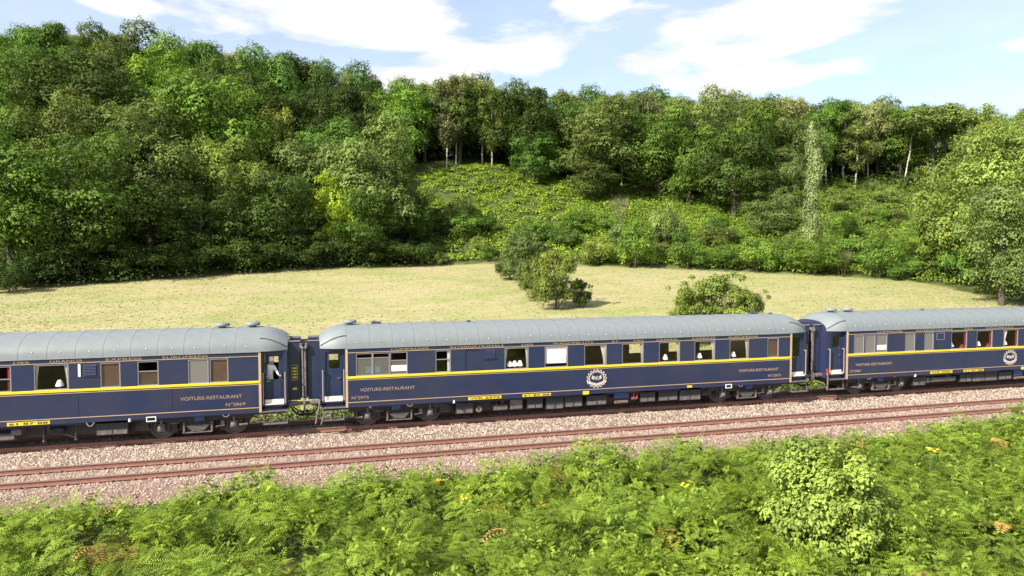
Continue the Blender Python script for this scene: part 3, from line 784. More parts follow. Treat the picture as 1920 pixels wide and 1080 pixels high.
            for q in (.12, .96): st.tube((X(q), sy*1.36, .45), (X(q), sy*1.30, .90), .018, n=6)
            st.build('footstep', M['dust'], car)
        # gangway casing, buffers, coupling
        g = MB()
        for sy in (-1, 1):
            ya, yb = sorted((sy*.84, sy*.80)); bx(g, 1.022, 1.46, ya, yb, 1.22, 3.45)
        bx(g, 1.022, 1.46, -.84, .84, 3.45, 3.49); bx(g, 1.022, 1.46, -.80, .80, 1.18, 1.219)
        g.build('gangway_casing', M['navy'], car)
        tr_ = MB(); bx(tr_, 1.0, 1.47, -.87, -.80, 3.492, 3.53); bx(tr_, 1.0, 1.47, .80, .87, 3.492, 3.53); tr_.build('casing_trim', M['frame'], car)
        bl = MB()
        for k in range(4):
            q = 1.47+k*.062; bx(bl, q, q+.035, -.80, .80, 1.25, 3.40); bx(bl, q+.035, q+.062, -.74, .74, 1.30, 3.34)
        bl.build('bellows', M['black'], car)
        for sy in (-1, 1):
            bfr = MB(); xa, xb = X(.98), X(1.34)
            bfr.tube((xa, sy*.87, 1.06), (xb, sy*.87, 1.06), .11, n=14); bfr.tube((xb, sy*.87, 1.06), (X(1.56), sy*.87, 1.06), .075, n=12); bfr.tube((X(1.56), sy*.87, 1.06), (X(1.60), sy*.87, 1.06), .23, .24, n=20)
            bfr.build('buffer', M['dust'], car)
        pipe = MB()
        pipe.tube((X(1.55), -.92, 1.30), (X(1.55), -.92, 3.30), .045, n=8)
        pipe.build('gangway_post', M['dust'], car)
        cl = MB(); cl.path([(X(1.50), -.86-.03*k, 3.30+.09*math.sin(k*1.2)) for k in range(4)]+[(X(1.58), -.98, 3.22)], .06, 8); cl.build('gangway_clamp', M['dust'], car)
        for yy_ in (-.42, -.25, .3):
            hs = MB(); hs.path([(X(1.02), yy_, .98), (X(1.12), yy_, .72), (X(1.3), yy_, .52), (X(1.5), yy_, .46), (X(1.7), yy_, .52)], .028, 6)
            hs.build('brake_hose', M['black'], car)
    return car
M['navylight'] = mat('blue_equipment_paint', (.035, .07, .19), .45)

def W(x0, x1, t, **k): return dict(x0=x0, x1=x1, t=t, **k)
wn2 = [W(.36,1.0,'droplight',grey=1,sp=.80), W(1.0,1.67,'droplight',grey=1,sp=.80), W(1.69,2.37,'droplight',grey=1,sp=.64,extra='paper'), W(3.5,4.12,'droplight',sp=.60,cur=[(1,.10,'white',0)]),
       W(4.71,5.32,'blank'), W(6.38,7.42,'clear',cur=[(1,.10,'white',1),(-1,.12,'cream',1)]), W(8.13,9.17,'blind'), W(9.92,10.95,'clear',cur=[(1,.26,'cream',1)]), W(11.68,12.70,'clear',cur=[(1,.12,'cream',1)]),
       W(13.45,14.48,'clear',cur=[(1,.15,'cream',1)]), W(15.21,16.25,'clear',cur=[(1,.16,'cream',1)]), W(17.0,18.0,'clear',cur=[(1,.14,'cream',1)]), W(19.0,19.60,'brown')]
CAP = [('COMPAGNIE',1.72,3.23),('INTERNATIONALE',4.09,6.36),('DES',7.12,7.63),('WAGONS-LITS',8.48,10.32),('ET',11.21,11.51),('DES',12.22,12.70),('GRANDS',13.32,14.34),('EXPRESS',15.09,16.25),('EUROPEENS',16.94,18.47)]
def nums(n): return [('VOITURE-RESTAURANT',.50,2.66,1.50,1.63),(n,.18,.84,1.21,1.33),('VOITURE-RESTAURANT',17.50,19.62,1.50,1.63),(n,19.05,19.74,1.21,1.33)]
ub2 = [(.85,.95,.80,.99,'ring'),(1.75,2.10,.66,.98,'blue'),(2.35,2.60,.78,.90,'ring'),(4.25,4.26,.80,.92,'lamp'),(4.37,5.09,.32,.84,'box'),(5.22,5.50,.32,.60,'disc'),(5.98,6.56,.36,.58,'greybox'),(6.70,7.21,.36,.82,'greybox'),(7.43,8.12,.36,.82,'box'),
       (8.28,9.06,.28,.82,'box'),(9.12,9.92,.32,.82,'box'),(10.12,11.04,.34,.86,'box'),(11.40,12.09,.56,.86,'blue'),(11.45,12.05,.36,.52,'red'),(12.24,12.52,.50,.84,'red'),(12.65,13.39,.34,.86,'box'),(13.57,14.5,.34,.82,'box'),(14.61,15.67,.30,.88,'box'),(16.80,17.12,.80,.98,'frame'),(17.62,17.84,.80,.92,'ring'),(18.0,18.35,.66,.98,'blue')]
pl2 = [(4.84,6.24,.925,1.045,'WR 2975'),(7.16,8.41,.925,1.035,'61 87 88'),(9.86,10.14,.88,1.03,''),(14.86,15.1,.93,1.02,'')]
fo = [(9.4,10.4),(11.9,12.9),(13.3,14.9),(15.4,16.9),(17.1,18.1)]
carriage(1.075, 'middle dark blue dining carriage seen whole with wreath crest and white window blind', wn2, [3.37,7.37,9.98,13.33,16.87], nums('N°2975'), (10.03,10.94), ub2, pl2, [(.2,'v'),(1.26,'b'),(5.08,'s'),(19.19,'b'),(19.94,'s')], [2.065,18.12], [.35,2.6,4.4,6.1,18.4], far_open=fo, words=CAP)
wn1 = [W(1.2,1.9,'frost'),W(3.4,4.4,'clear',cur=[(1,.14,'cream',1)]),W(5.2,6.2,'clear',cur=[(1,.14,'cream',1)]),W(7.0,8.0,'clear',cur=[(1,.14,'cream',1)]),W(9.0,10.0,'clear',cur=[(1,.14,'cream',1)]),W(11.15,12.14,'droplight',sp=.5,cur=[(1,.10,'redcloth',0)]),
       W(12.83,13.90,'clear',cur=[(-1,.12,'cream',1),(1,.12,'cream',1)]),W(14.90,15.54,'brown'),W(16.10,16.79,'halfopen',sp=.60),W(17.78,18.48,'frost'),W(18.52,19.16,'brown')]
ub1 = [(10.9,12.08,.36,.60,'greybox'),(12.0,12.3,.52,.74,'greybox'),(12.99,14.0,.26,.84,'truss'),(12.9,13.6,.40,.74,'tank'),(14.36,14.60,.72,.90,'ring'),(14.66,15.69,.34,.88,'box'),(15.80,15.81,.80,.92,'lamp'),(16.35,16.68,.80,.98,'frame'),(17.92,18.28,.66,.98,'blue'),(18.9,19.15,.78,.90,'ring'),(9.0,10.4,.34,.84,'box')]
pl1 = [(10.9,11.72,.93,1.02,''),(11.97,13.28,.92,1.04,'61 87 88')]
carriage(-22.39, 'left dark blue dining carriage cut off by the frame, cook leaning at its end door', wn1, [3.37,7.37,10.6,14.15,17.2], nums('N°2869'), None, ub1, pl1, [(1.0,'v'),(18.81,'v'),(19.93,'v')], [2.06,18.03], [.35,2.8,10.5,12.5,14.3,16.0,17.2], far_open=[(3.6,4.4),(5.2,6.2)], words=CAP)
wn3 = [W(.38,.98,'frost'),W(1.04,1.64,'frost'),W(1.70,2.34,'frost',extra='paper'),W(3.42,4.03,'frost'),W(4.60,5.18,'frost'),W(6.29,7.30,'clear',cur=[(1,.10,'redcloth',0)]),W(7.93,8.96,'clear',cur=[(1,.10,'redcloth',0)]),W(9.69,10.68,'clear',cur=[(1,.09,'redcloth',0),(-1,.30,'cream',1)]),
       W(11.5,12.5,'clear',cur=[(1,.15,'redcloth',0)]),W(13.3,14.3,'clear',cur=[(1,.15,'redcloth',0)]),W(15.1,16.1,'clear'),W(18.9,19.5,'brown')]
ub3 = [(1.35,1.6,.80,.92,'ring'),(2.0,2.35,.66,.98,'blue'),(2.9,3.15,.86,.96,'ring'),(4.1,4.11,.80,.92,'lamp'),(4.18,4.95,.32,.84,'box'),(5.02,5.32,.40,.70,'disc'),(5.35,6.9,.44,.66,'greybox'),(7.16,7.90,.36,.84,'box'),(7.95,9.6,.34,.82,'box'),(9.72,10.57,.36,.88,'box'),(10.7,11.3,.52,.86,'blue'),(10.8,11.6,.36,.50,'red'),(12,13.4,.34,.84,'box')]
pl3 = [(5.02,6.4,.925,1.045,'WR 2987'),(7.13,8.42,.925,1.035,'61 87 88'),(10.95,11.2,.88,1.03,'')]
carriage(24.508, 'right dark blue dining carriage with red curtains running out of the frame', wn3, [3.32,7.23,9.98,13.33,16.87], nums('N°2987'), (9.70,10.60), ub3, pl3, [(.22,'v'),(1.18,'v'),(5.64,'s')], [2.28,18.1], [.35,2.6,4.4,6.0,17.5], words=CAP)
carriage(47.94, 'far dark blue carriage just beyond the right edge of the frame', wn3, [3.32,7.23,9.98,13.33,16.87], [], None, [], [], [], [2.2,18.1], [.35,6.0,17.5])

# louvres, end board, water hatch (parts of the carriages)
cars = {round(o.location.x): o for o in bpy.data.objects if o.name.startswith('railway_carriage')}
def louvre(car, a, b, z0, z1, n=7):
    m = MB(); m.box(a, b, -HW-.006, -HW-.001, z0, z1)
    for k in range(n):
        za = z0+.03+(z1-z0-.06)*k/n; m.add([(a+.03,-HW-.007,za+.055),(b-.03,-HW-.007,za+.055),(b-.03,-HW-.034,za+.01),(a+.03,-HW-.034,za+.01)], [(3,2,1,0)])
    m.box(a-.02, b+.06, -HW-.03, -HW-.007, z0-.03, z0-.005); m.build('louvre', M['navy'], car)
louvre(cars[1], 5.50, 6.0, 2.60, 3.0); louvre(cars[-22], 14.34, 14.80, 2.55, 3.0)
m = MB(); m.box(14.20,14.28,-HW-.02,-HW-.001,2.55,3.0); m.build('destination_label', M['whitep'], cars[-22])
m = MB(); m.box(5.36,5.84,-HW-.010,-HW-.001,2.62,2.64); m.box(5.36,5.84,-HW-.010,-HW-.001,2.95,2.97); m.box(5.36,5.38,-HW-.010,-HW-.001,2.64,2.95); m.box(5.82,5.84,-HW-.010,-HW-.001,2.64,2.95); m.build('water_hatch', M['frame'], cars[25])
for car in (cars[-22], cars[1]):
    x = LB+1.24
    m = MB(); m.box(x-.10, x+.10, -.856, -.841, 2.00, 2.55); rb = m.build('route_board', M['black'], car)
    for k in range(4): m = MB(); m.bevbox(x-.075, x+.075, -.866, -.857, 2.06+.12*k, 2.12+.12*k, .003); m.build('board_strip', M['yellow'], rb)
    m = MB(); m.box(x-.08, x+.08, -.862, -.842, 1.60, 1.68); m.build('yellow_label', M['yellow'], car)
    for (a, b, c, d) in ((x-.115,x-.101,1.98,2.57),(x+.101,x+.115,1.98,2.57),(x-.10,x+.10,2.551,2.57),(x-.10,x+.10,1.98,1.999)): m = MB(); m.box(a, b, -.86, -.841, c, d); m.build('board_edge', M['gold'], rb)

# coupling hose and white shunter's handles at the near step of the middle carriage
m = MB()
m.path([(-1.02,-1.30,1.25),(-1.05,-1.36,.98),(-1.12,-1.40,.70),(-1.18,-1.42,.34)], .035, 8)
m.build('hanging_hose', M['dust'], cars[1])
m = MB(); m.path([(-.98,-1.44,.30),(-.92,-1.44,.52),(-.86,-1.44,.72),(-.74,-1.44,.78),(-.62,-1.44,.70),(-.60,-1.44,.45)], .03, 8); m.build('step_hoop', M['dust'], cars[1])
m = MB(); m.path([(-1.02,-1.32,1.35),(-1.05,-1.40,.95),(-1.10,-1.42,.42)], .035, 8); m.mi = 1; m.tube((-1.02,-1.32,1.12),(-1.02,-1.32,1.42),.06,n=8); m.build('hanging_hose', [M['dust'], M['redp']], cars[25])

# ---- table lamps, tables and chairs inside, each its own thing
def make_lamp(x, y, z, label):
    t = empty('table_lamp', (x, y, z), label=label, cat='table lamp', group='white shaded table lamps in the carriage windows')
    m = MB(); m.lathe((0,0,0), [(.07,0),(.07,.015),(.02,.03),(.014,.20),(.014,.30)], 12); m.build('lamp_base', M['brass'], t)
    m = MB(); m.lathe((0,0,0), [(.135,.24),(.12,.30),(.07,.42),(.05,.45),(0,.455)], 18); m.build('lamp_shade', M['lampshade'], t)
def make_table(x, label):
    t = empty('dining_table', (x, -.90, 1.18), label=label, cat='table', group='white clothed dining tables inside the carriages')
    m = MB(); m.bevbox(-.36,.36,-.45,.45,.72,.76,.01); m.build('tabletop', M['wood'], t)
    m = MB(); m.lathe((0,0,0), [(.16,0),(.14,.03),(.04,.06),(.04,.719)], 10); m.build('leg', M['wood'], t)
def make_chair(x, face, label):
    t = empty('dining_chair', (x, -.80, 1.18), 0 if face > 0 else PI, label=label, cat='chair', group='red upholstered chairs inside the carriages')
    m = MB(); m.bevbox(-.24,.22,-.24,.24,.38,.50,.04); m.build('seat', M['seatred'], t)
    m = MB(); m.lathe((-.24,0,.50), [(0,0)], 4)
    pr = [(-.25,.50),(.25,.50),(.26,.95),(.20,1.10),(.08,1.17),(-.08,1.17),(-.20,1.10),(-.26,.95)]
    m = MB(); vs = [(-.30-.05*(z-.5), y, z) for y, z in pr]+[(-.20-.05*(z-.5), y, z) for y, z in pr]
    m.add(vs, [tuple(range(8)), tuple(reversed(range(8,16)))]+[(i,8+i,8+(i+1)%8,(i+1)%8) for i in range(8)]); m.build('backrest', M['seatred'], t)
    for a in (-.2, .18):
        for b in (-.2, .2): m = MB(); m.tube((a,b,0),(a,b,.38),.022,n=6); m.build('leg', M['wood'], t)
X2 = 1.075; X1 = -22.39; X3 = 24.508
tb = [(X2, [(6.9,'behind the leftmost curtained window of the middle carriage'),(8.65,'behind the white blind of the middle carriage'),(10.43,'behind the window above the crest of the middle carriage'),(12.2,'behind the first window right of the crest'),(13.95,'behind the window under the word GRANDS'),(15.7,'behind the window under the word EXPRESS'),(17.5,'behind the window under the word EUROPEENS')]),
      (X1, [(13.35,'behind the lamp window of the left carriage')]), (X3, [(6.75,'behind the first red curtained window of the right carriage'),(8.45,'behind the second red curtained window of the right carriage'),(10.2,'behind the window above the crest of the right carriage')])]
for X0, L_ in tb:
    for x, lab in L_:
        lab = lab.replace('curtained window of the', 'curtained window,').replace('behind the ', 'at the ')
        make_table(X0+x, 'dark wooden dining table '+lab)
        make_chair(X0+x-.72, 1, 'red chair left of the table '+lab)
        make_chair(X0+x+.72, -1, 'red chair right of the table '+lab)
for X0, x, lab in ((X2,6.66,'left lamp of three with white shade in the leftmost curtained window'),(X2,6.88,'middle lamp of three with white shade in the leftmost curtained window'),(X2,7.11,'right lamp of three with white shade in the leftmost curtained window'),
                   (X2,13.86,'white shaded table lamp in the window under the word GRANDS'),(X2,15.58,'white shaded table lamp in the window under the word EXPRESS'),(X2,17.32,'white shaded table lamp in the window under the word EUROPEENS'),
                   (X1,13.55,'white shaded table lamp between cream curtains in the left carriage'),(X3,6.50,'white shaded lamp in the first red curtained window of the right carriage'),(X3,8.25,'white shaded lamp in the second red curtained window of the right carriage'),(X3,10.0,'white shaded lamp in the window above the crest of the right carriage')):
    make_lamp(X0+x, -1.22, 1.98, lab)
m = MB(); m.bevbox(-.28,.28,-.12,.12,0,.22,.02); m.box(-.29,.29,-.125,.125,.222,.245); b = m.build('storage_crate', M['cyan'], None, (X2+1.02,-1.27,2.20)); tag(b, 'turquoise crate behind the grey galley windows of the middle carriage', 'crate')

# ---- the cook at the end door of the left carriage
def skin_chain(name, pts, edges, radii, parent, mt, root=0, sub=2):
    me = bpy.data.meshes.new(name); me.from_pydata(pts, edges, []); o = link(name, me)
    md = o.modifiers.new('skin', 'SKIN'); o.data.skin_vertices[0].data[root].use_root = True
    for i, r in enumerate(radii): o.data.skin_vertices[0].data[i].radius = (r, r) if isinstance(r, float) else r
    sd = o.modifiers.new('sub', 'SUBSURF'); sd.levels = sub; sd.render_levels = sub
    dg = bpy.context.evaluated_depsgraph_get(); m2 = bpy.data.meshes.new_from_object(o.evaluated_get(dg))
    bpy.data.objects.remove(o); m2.materials.clear(); m2.materials.append(mt); m2.polygons.foreach_set('use_smooth', np.ones(len(m2.polygons), bool))
    return link(name, m2, parent)
px_ = empty('person', (X1+LB+.30, -.98, 1.165), label='person in white jacket and tall white hat leaning at the open carriage door', cat='person')
# body leans towards the door opening; feet on the vestibule floor
P = [(0,.10,.92),(0,.08,1.10),(.02,.03,1.30),(.05,-.02,1.44),(.08,-.05,1.52),   # pelvis..neck
     (-.12,.0,1.40),(-.20,-.04,1.18),(-.06,-.16,1.06),                             # left arm resting on the sill
     (.20,-.02,1.40),(.30,-.14,1.20),(.38,-.20,1.10),
     (-.10,.10,.88),(-.11,.08,.48),(-.12,.12,.08),(.10,.10,.88),(.11,.07,.48),(.12,.10,.08)]
E_ = [(0,1),(1,2),(2,3),(3,4),(3,5),(5,6),(6,7),(3,8),(8,9),(9,10),(0,11),(11,12),(12,13),(0,14),(14,15),(15,16)]
Rr = [(.17,.12),(.16,.11),(.18,.12),(.12,.10),.06,.065,.052,.042,.065,.052,.042,.095,.062,.05,.095,.062,.05]
skin_chain('jacket_and_body', P, E_, Rr, px_, M['white'])
m = MB(); m.lathe((.10,-.09,1.60), [(0,-.13),(.05,-.115),(.075,-.06),(.085,0),(.083,.05),(.06,.10),(0,.125)], 16); hd = m.build('head', M['skin'], px_)
m = MB(); m.lathe((.115,-.20,1.585), [(0,-.025),(.016,-.02),(.012,.02),(0,.03)], 8)
for s_ in (-1, 1): m.lathe((.10+s_*.085,-.085,1.60), [(0,-.03),(.016,-.01),(.018,.012),(0,.03)], 8)
m.build('nose_and_ears', M['skin'], hd)
m = MB()
for s_ in (-1, 1): m.lathe((.105+s_*.03,-.168,1.615), [(0,-.008),(.009,0),(0,.008)], 8)
m.box(.085,.130,-.172,-.160,1.545,1.552); m.build('eyes_and_mouth', M['black'], hd)
m = MB(); m.lathe((.10,-.09,1.645), [(.088,0),(.092,.03),(.088,.12),(.095,.20),(.11,.24),(.10,.28),(.04,.30),(0,.30)], 18); m.build('hat', M['white'], px_)
for (hx, hy, hz) in ((-.06,-.18,1.06), (.40,-.215,1.09)):
    pts = [(hx,hy,hz),(hx+.02,hy-.05,hz-.005)]; ed = [(0,1)]; rd = [.030,.034]
    for k in range(5):
        a = -.5+.25*k; n_ = len(pts); L_ = (.055,.075,.08,.072,.055)[k]
        if k == 0: pts += [(hx-.03,hy-.02,hz),(hx-.05,hy-.05,hz-.01)]; ed += [(0,n_),(n_,n_+1)]
        else: pts += [(hx+.02+math.sin(a)*.05,hy-.06-L_*.5,hz),(hx+.02+math.sin(a)*.07,hy-.06-L_,hz-.03)]; ed += [(1,n_),(n_,n_+1)]
        rd += [.010,.008]
    skin_chain('hand', pts, ed, rd, px_, M['skin'], sub=1)

# ---------------------------------------------------------------- vegetation
def quads(cent, nrm, size, aspect=1.0, tint=None):
    """leaf quads at cent (n,3) facing nrm, random spin"""
    n = len(cent); nrm = nrm/np.linalg.norm(nrm, axis=1)[:, None]
    rv = rng.normal(size=(n, 3)); u = np.cross(nrm, rv); u /= np.linalg.norm(u, axis=1)[:, None]; v = np.cross(nrm, u)
    s = (size*rng.uniform(.65, 1.3, n))[:, None]
    bend = nrm*s*.25
    a = cent-u*s; b = cent-v*s*aspect*.62+bend; c = cent+u*s; d = cent+v*s*aspect*.62+bend
    V = np.stack([a, b, c, d], 1).reshape(-1, 3)
    Fc = np.arange(4*n).reshape(-1, 4)
    return V, Fc
def sph(n):
    v = rng.normal(size=(n, 3)); return v/np.linalg.norm(v, axis=1)[:, None]
def crown_mesh(name, lobes, nleaf, leaf, droop=0., loose=.15, mt=None, up=.38, flat=.8):
    """lobes: (x,y,z,r). Leaf-sized faces sit in shells round many lobes, denser on their upper sides"""
    lob = np.array(lobes); w = lob[:, 3]**2; w = w/w.sum()
    k = rng.choice(len(lob), nleaf, p=w)
    d = sph(nleaf); d[:, 2] = np.where((d[:, 2] < -.25) & (rng.random(nleaf) < .75), -d[:, 2], d[:, 2])
    rr = lob[k, 3]*(1-np.abs(rng.normal(0, loose, nleaf)))
    sprig = .16*np.sin(d[:, 0]*9+k)+.16*np.sin(d[:, 1]*11+k*2.)+.14*np.sin(d[:, 2]*10+k)
    rr = rr*(1+sprig)
    c = lob[k, :3] + d*rr[:, None]*np.array([1, 1, flat])
    if droop: c[:, 2] -= droop*np.abs(rng.normal(0, 1, nleaf))*lob[k, 3]
    nrm = d*1.0+np.array([0, 0, up])+rng.normal(0, .27, (nleaf, 3))
    V, Fc = quads(c, nrm, np.full(nleaf, leaf))
    lt = rng.random(len(lob))
    tint = np.clip(.55*lt[k]+.45*rng.random(nleaf), 0, 1)
    return np_mesh(name, V, Fc, mt or M['leaf'], tint)
def limb(m, p, d, L, r, depth, spread=.5, tips=None):
    q = Vector(p)+Vector(d)*L
    mid = (Vector(p)+q)/2+Vector((random.uniform(-1,1), random.uniform(-1,1), 0))*L*.06
    m.tube(p, mid, r, r*.82, n=6, caps=False); m.tube(mid, q, r*.82, r*.62, n=6, caps=False)
    if tips is not None: tips.append(tuple(q))
    if depth > 0:
        for k in range(3 if depth > 1 else 2):
            dd = (Vector(d)+Vector((random.uniform(-1,1), random.uniform(-1,1), random.uniform(-.1,.6)))*spread).normalized()
            limb(m, q, dd, L*random.uniform(.55,.75), r*.55, depth-1, spread, tips)

# nominal tree: 12 m high, crown 9 m wide
def ellipsoid_lobes(n, cz, rx, rz, r0, r1, low=-.8, gap=.0, squash=1.):
    out = []
    while len(out) < n:
        d = sph(1)[0]
        if d[2] < low: continue
        q = rng.uniform(.62, .95)
        r = rng.uniform(r0, r1)
        out.append((d[0]*rx*q, d[1]*rx*q, cz+d[2]*rz*q, r))
    return out
VAR = {}
def variant(key, crown, trunk): VAR.setdefault(key, []).append((crown, trunk))
def make_trunk(h, r, lean=0., first=.35, mt=None, limbs=6, crownr=3.5, bend=.3):
    m = MB(); pts = []; n = 6
    for i in range(n+1):
        q = i/n; pts.append(Vector((lean*q*h+bend*math.sin(q*3.+random.random())*q, bend*.6*math.sin(q*4)*q, h*q)))
    for i in range(n): m.tube(pts[i], pts[i+1], r*(1-.75*i/n), r*(1-.75*(i+1)/n), n=8, caps=False)
    m.tube((0,0,-.6), (0,0,0), r*1.5, r, n=8, caps=False)
    for k in range(limbs):
        q = first+(1-first)*k/limbs; p = pts[min(n, int(q*n))]; a = k*2.4+random.random()
        limb(m, p, Vector((math.cos(a), math.sin(a), random.uniform(.4, 1.))).normalized(), crownr*(1.05-q*.55)*.55, r*.45*(1.1-q), 1)
    return m.mesh('trunk', mt or M['bark'])
for s_ in range(6):   # broad oaks and ashes
    L_ = ellipsoid_lobes(26, 6.5, 4.3, 5.4, .6, 2.1, low=-.92)+[(0, 0, 6.4, 2.4), (.4, .3, 4.0, 2.0)]
    variant('oak', crown_mesh('crown', L_, 21000, .118, loose=.11), make_trunk(9, .34))
for s_ in range(3):   # rounder fuller
    L_ = ellipsoid_lobes(34, 5.9, 4.4, 5.9, .6, 2.0, low=-.97)+[(0, 0, 6.3, 2.6), (0, 0, 3.2, 2.4)]
    variant('full', crown_mesh('crown', L_, 25000, .108, loose=.11), make_trunk(9, .34))
for s_ in range(4):   # birch: narrow open, drooping small leaves
    L_ = []
    for k in range(42):
        q = rng.random(); r = 2.7*math.sin(PI*min(1, .15+.85*(1-q)))*rng.uniform(.3, .95); a = rng.uniform(0, 2*PI)
        L_.append((math.cos(a)*r, math.sin(a)*r, 3.6+q*7.6, rng.uniform(.5, .95)))
    variant('birch', crown_mesh('crown', L_, 12000, .11, droop=.45, loose=.3, flat=1.), make_trunk(11, .12, first=.45, mt=M['birchbark'], limbs=8, crownr=3., bend=.5, lean=random.uniform(-.03, .03)))
for s_ in range(2):   # open-crowned pines/birches on the skyline, bare trunk
    L_ = [(rng.normal(0, 1.6), rng.normal(0, 1.6), rng.uniform(8.2, 11.3), rng.uniform(.6, 1.1)) for k in range(16)]
    variant('open', crown_mesh('crown', L_, 4200, .15, loose=.3), make_trunk(10.8, .10, first=.6, mt=M['birchbark'], limbs=7, crownr=3.6, bend=.7))
L_ = [(rng.normal(0, .30), rng.normal(0, .30), z, .62*(1 if z < 9 else 1-.2*(z-9))+.1) for z in np.linspace(.5, 11.4, 52)]
variant('poplar', crown_mesh('crown', L_, 15000, .082, loose=.2, flat=1.25), make_trunk(11, .18, limbs=4, crownr=.9))
L_ = ellipsoid_lobes(40, 7.2, 4.0, 4.4, .7, 1.2, low=-.7)
variant('weeping', crown_mesh('crown', L_, 13000, .14, droop=.9, loose=.35, flat=1.2), make_trunk(9, .3))
for s_ in range(4):   # shrubs: 3 m high nominal, 4 m wide
    L_ = ellipsoid_lobes(26, 1.35, 1.65, 1.45, .35, .70, low=-.6)+[(0, 0, 1.2, 1.1)]
    variant('shrub', crown_mesh('foliage', L_, 7000, .066, loose=.22), make_trunk(2.0, .07, limbs=6, first=.1, crownr=2.))
for s_ in range(2):   # hawthorn with spiky sprays
    L_ = ellipsoid_lobes(34, 1.35, 1.7, 1.5, .3, .55, low=-.7)+[(0, 0, 1.2, 1.0)]
    L_ += [(rng.uniform(-1.6, 1.6), rng.uniform(-1.4, 1.4), rng.uniform(2.0, 3.0), .2) for k in range(18)]
    variant('hawthorn', crown_mesh('foliage', L_, 16000, .056, loose=.2), make_trunk(2.2, .09, limbs=7, first=.1, crownr=2.2))
def dead_mesh():
    m = MB()
    for k in range(7):
        a = random.uniform(0, 2*PI); limb(m, (random.uniform(-.3,.3), random.uniform(-.3,.3), 0), Vector((math.cos(a)*.25, math.sin(a)*.25, 1)).normalized(), 1.3, .022, 4, .6)
    return m.mesh('branches', mat('dead_twigs', (.19, .15, .10), .9))
DEAD = dead_mesh()

GREEN0 = dict(dark=(.046, .078, .026), oak=(.060, .098, .030), mid=(.075, .118, .030), grey=(.085, .118, .052), bright=(.105, .175, .026), lime=(.21, .25, .030), olive=(.125, .125, .042), tan=(.175, .150, .070), willow=(.175, .165, .040), pale=(.19, .21, .11), yellow=(.155, .170, .050), shrubg=(.085, .13, .035))
GREEN = {k: (v[0]*1.42, v[1]*1.55, v[2]*.95) for k, v in GREEN0.items()}
GREEN['bright'] = (.125, .205, .028); GREEN['dark'] = (.055, .088, .018); GREEN['grey'] = (.125, .168, .046)
GREEN['olive'] = (.145, .190, .048); GREEN['tan'] = (.205, .225, .095); GREEN['pale'] = (.23, .29, .12); GREEN['yellow'] = (.165, .220, .048); GREEN['lime'] = (.23, .32, .03); GREEN['willow'] = (.22, .24, .05)
def zterr(x, y): return float(terrain(x, y))
KEYS = []
def place_tree(kind, u, Z, h=None, w=None, vt=None, col='oak', label='', group=None, name=None, cat='tree', base_drop=.15, idx=None):
    x, y = survey(u2b(u), Z); z = zterr(x, y)
    if vt is not None: h = CAMH + (479.4-vt)/1310*Z - z
    shrubby = kind in ('shrub', 'hawthorn')
    vs = VAR[kind]; c, t = vs[(idx if idx is not None else random.randrange(len(vs))) % len(vs)]
    nh, nw = (3.0, 4.0) if shrubby else ((12., 1.9) if kind == 'poplar' else ((12., 6.) if kind in ('birch', 'open') else (12., 9.)))
    if w is None: w = h*nw/nh*random.uniform(.85, 1.1)
    o = empty(name or ('shrub' if shrubby else {'birch': 'birch_tree', 'poplar': 'poplar_tree', 'oak': 'oak_tree', 'weeping': 'willow_tree'}.get(kind, 'tree')), (x, y, z-base_drop), random.uniform(0, 2*PI), label, cat, group)
    o.scale = (w/nw, w/nw, h/nh)
    KEYS.append((u, Z, w, h))
    cr = link(c.name.split('.')[0], c, o); g = GREEN[col] if isinstance(col, str) else col; jt = random.uniform(.80, 1.40); ju = random.uniform(.93, 1.07)
    cr.color = (g[0]*jt*ju, g[1]*jt, g[2]*jt/ju, 1)
    link('trunk' if not shrubby else 'stems', t, o)
    return o
T = place_tree
# trees that can be picked out
T('full', 130, 73, vt=205, w=15, col='oak', label='large grey green tree in front of the left wood, left of the meadow edge')
T('oak', 20, 70, vt=250, w=11, col='mid', label='dark tree at the far left edge of the wood')
T('oak', 285, 80, vt=222, w=11.5, col='grey', label='rounded green tree standing forward in the left wood', idx=1)
T('oak', 440, 86, vt=258, w=10, col='yellow', label='yellow green tree in the middle of the left wood', idx=2)
T('full', 380, 80, vt=330, w=9, col='dark', label='low dark tree at the meadow edge left of the yellow green tree')
T('oak', 530, 84, vt=300, w=10, col='dark', label='dark tree at the meadow edge below the drooping olive tree')
T('weeping', 522, 102, vt=188, w=9.5, col='willow', label='drooping olive yellow tree high in the left wood')
T('oak', 640, 87, vt=300, w=7, col='lime', label='lime yellow leaved tree at the right part of the left wood', idx=3)
T('oak', 715, 90, vt=225, w=12.5, col='grey', label='big grey green oak at the right end of the left wood', idx=0)
T('oak', 600, 92, vt=235, w=10, col='grey', label='grey green tree above the lime yellow tree', idx=4)
T('oak', 690, 86, vt=345, w=8, col='oak', label='low green tree at the meadow edge below the big grey green oak')
T('oak', 770, 92, vt=330, w=7, col='oak', label='dark low tree beside the bracken slope')
T('oak', 270, 128, vt=82, w=14, col='bright', label='bright green tree on the skyline of the left wood')
T('oak', 735, 118, vt=152, w=13, col='bright', label='bright green tree near the skyline left of the pale birches')
T('oak', 130, 132, vt=66, w=13, col='tan', label='tan topped tree on the skyline at the far left')
T('oak', 215, 132, vt=72, w=11, col='tan', label='tan tree on the skyline beside the bright green one')
T('birch', 838, 120, vt=150, w=8, col='tan', label='tan birch with a pale bare trunk left of the two birches above the bracken')
T('birch', 856, 123, vt=140, w=8, col='tan', label='tan birch with a straight pale trunk above the bracken slope')
T('birch', 905, 124, vt=152, w=8, col='olive', label='olive birch just left of the dark oak')
T('birch', 880, 130, vt=140, w=9, col='tan', label='tall tan birch on the skyline between its neighbours')
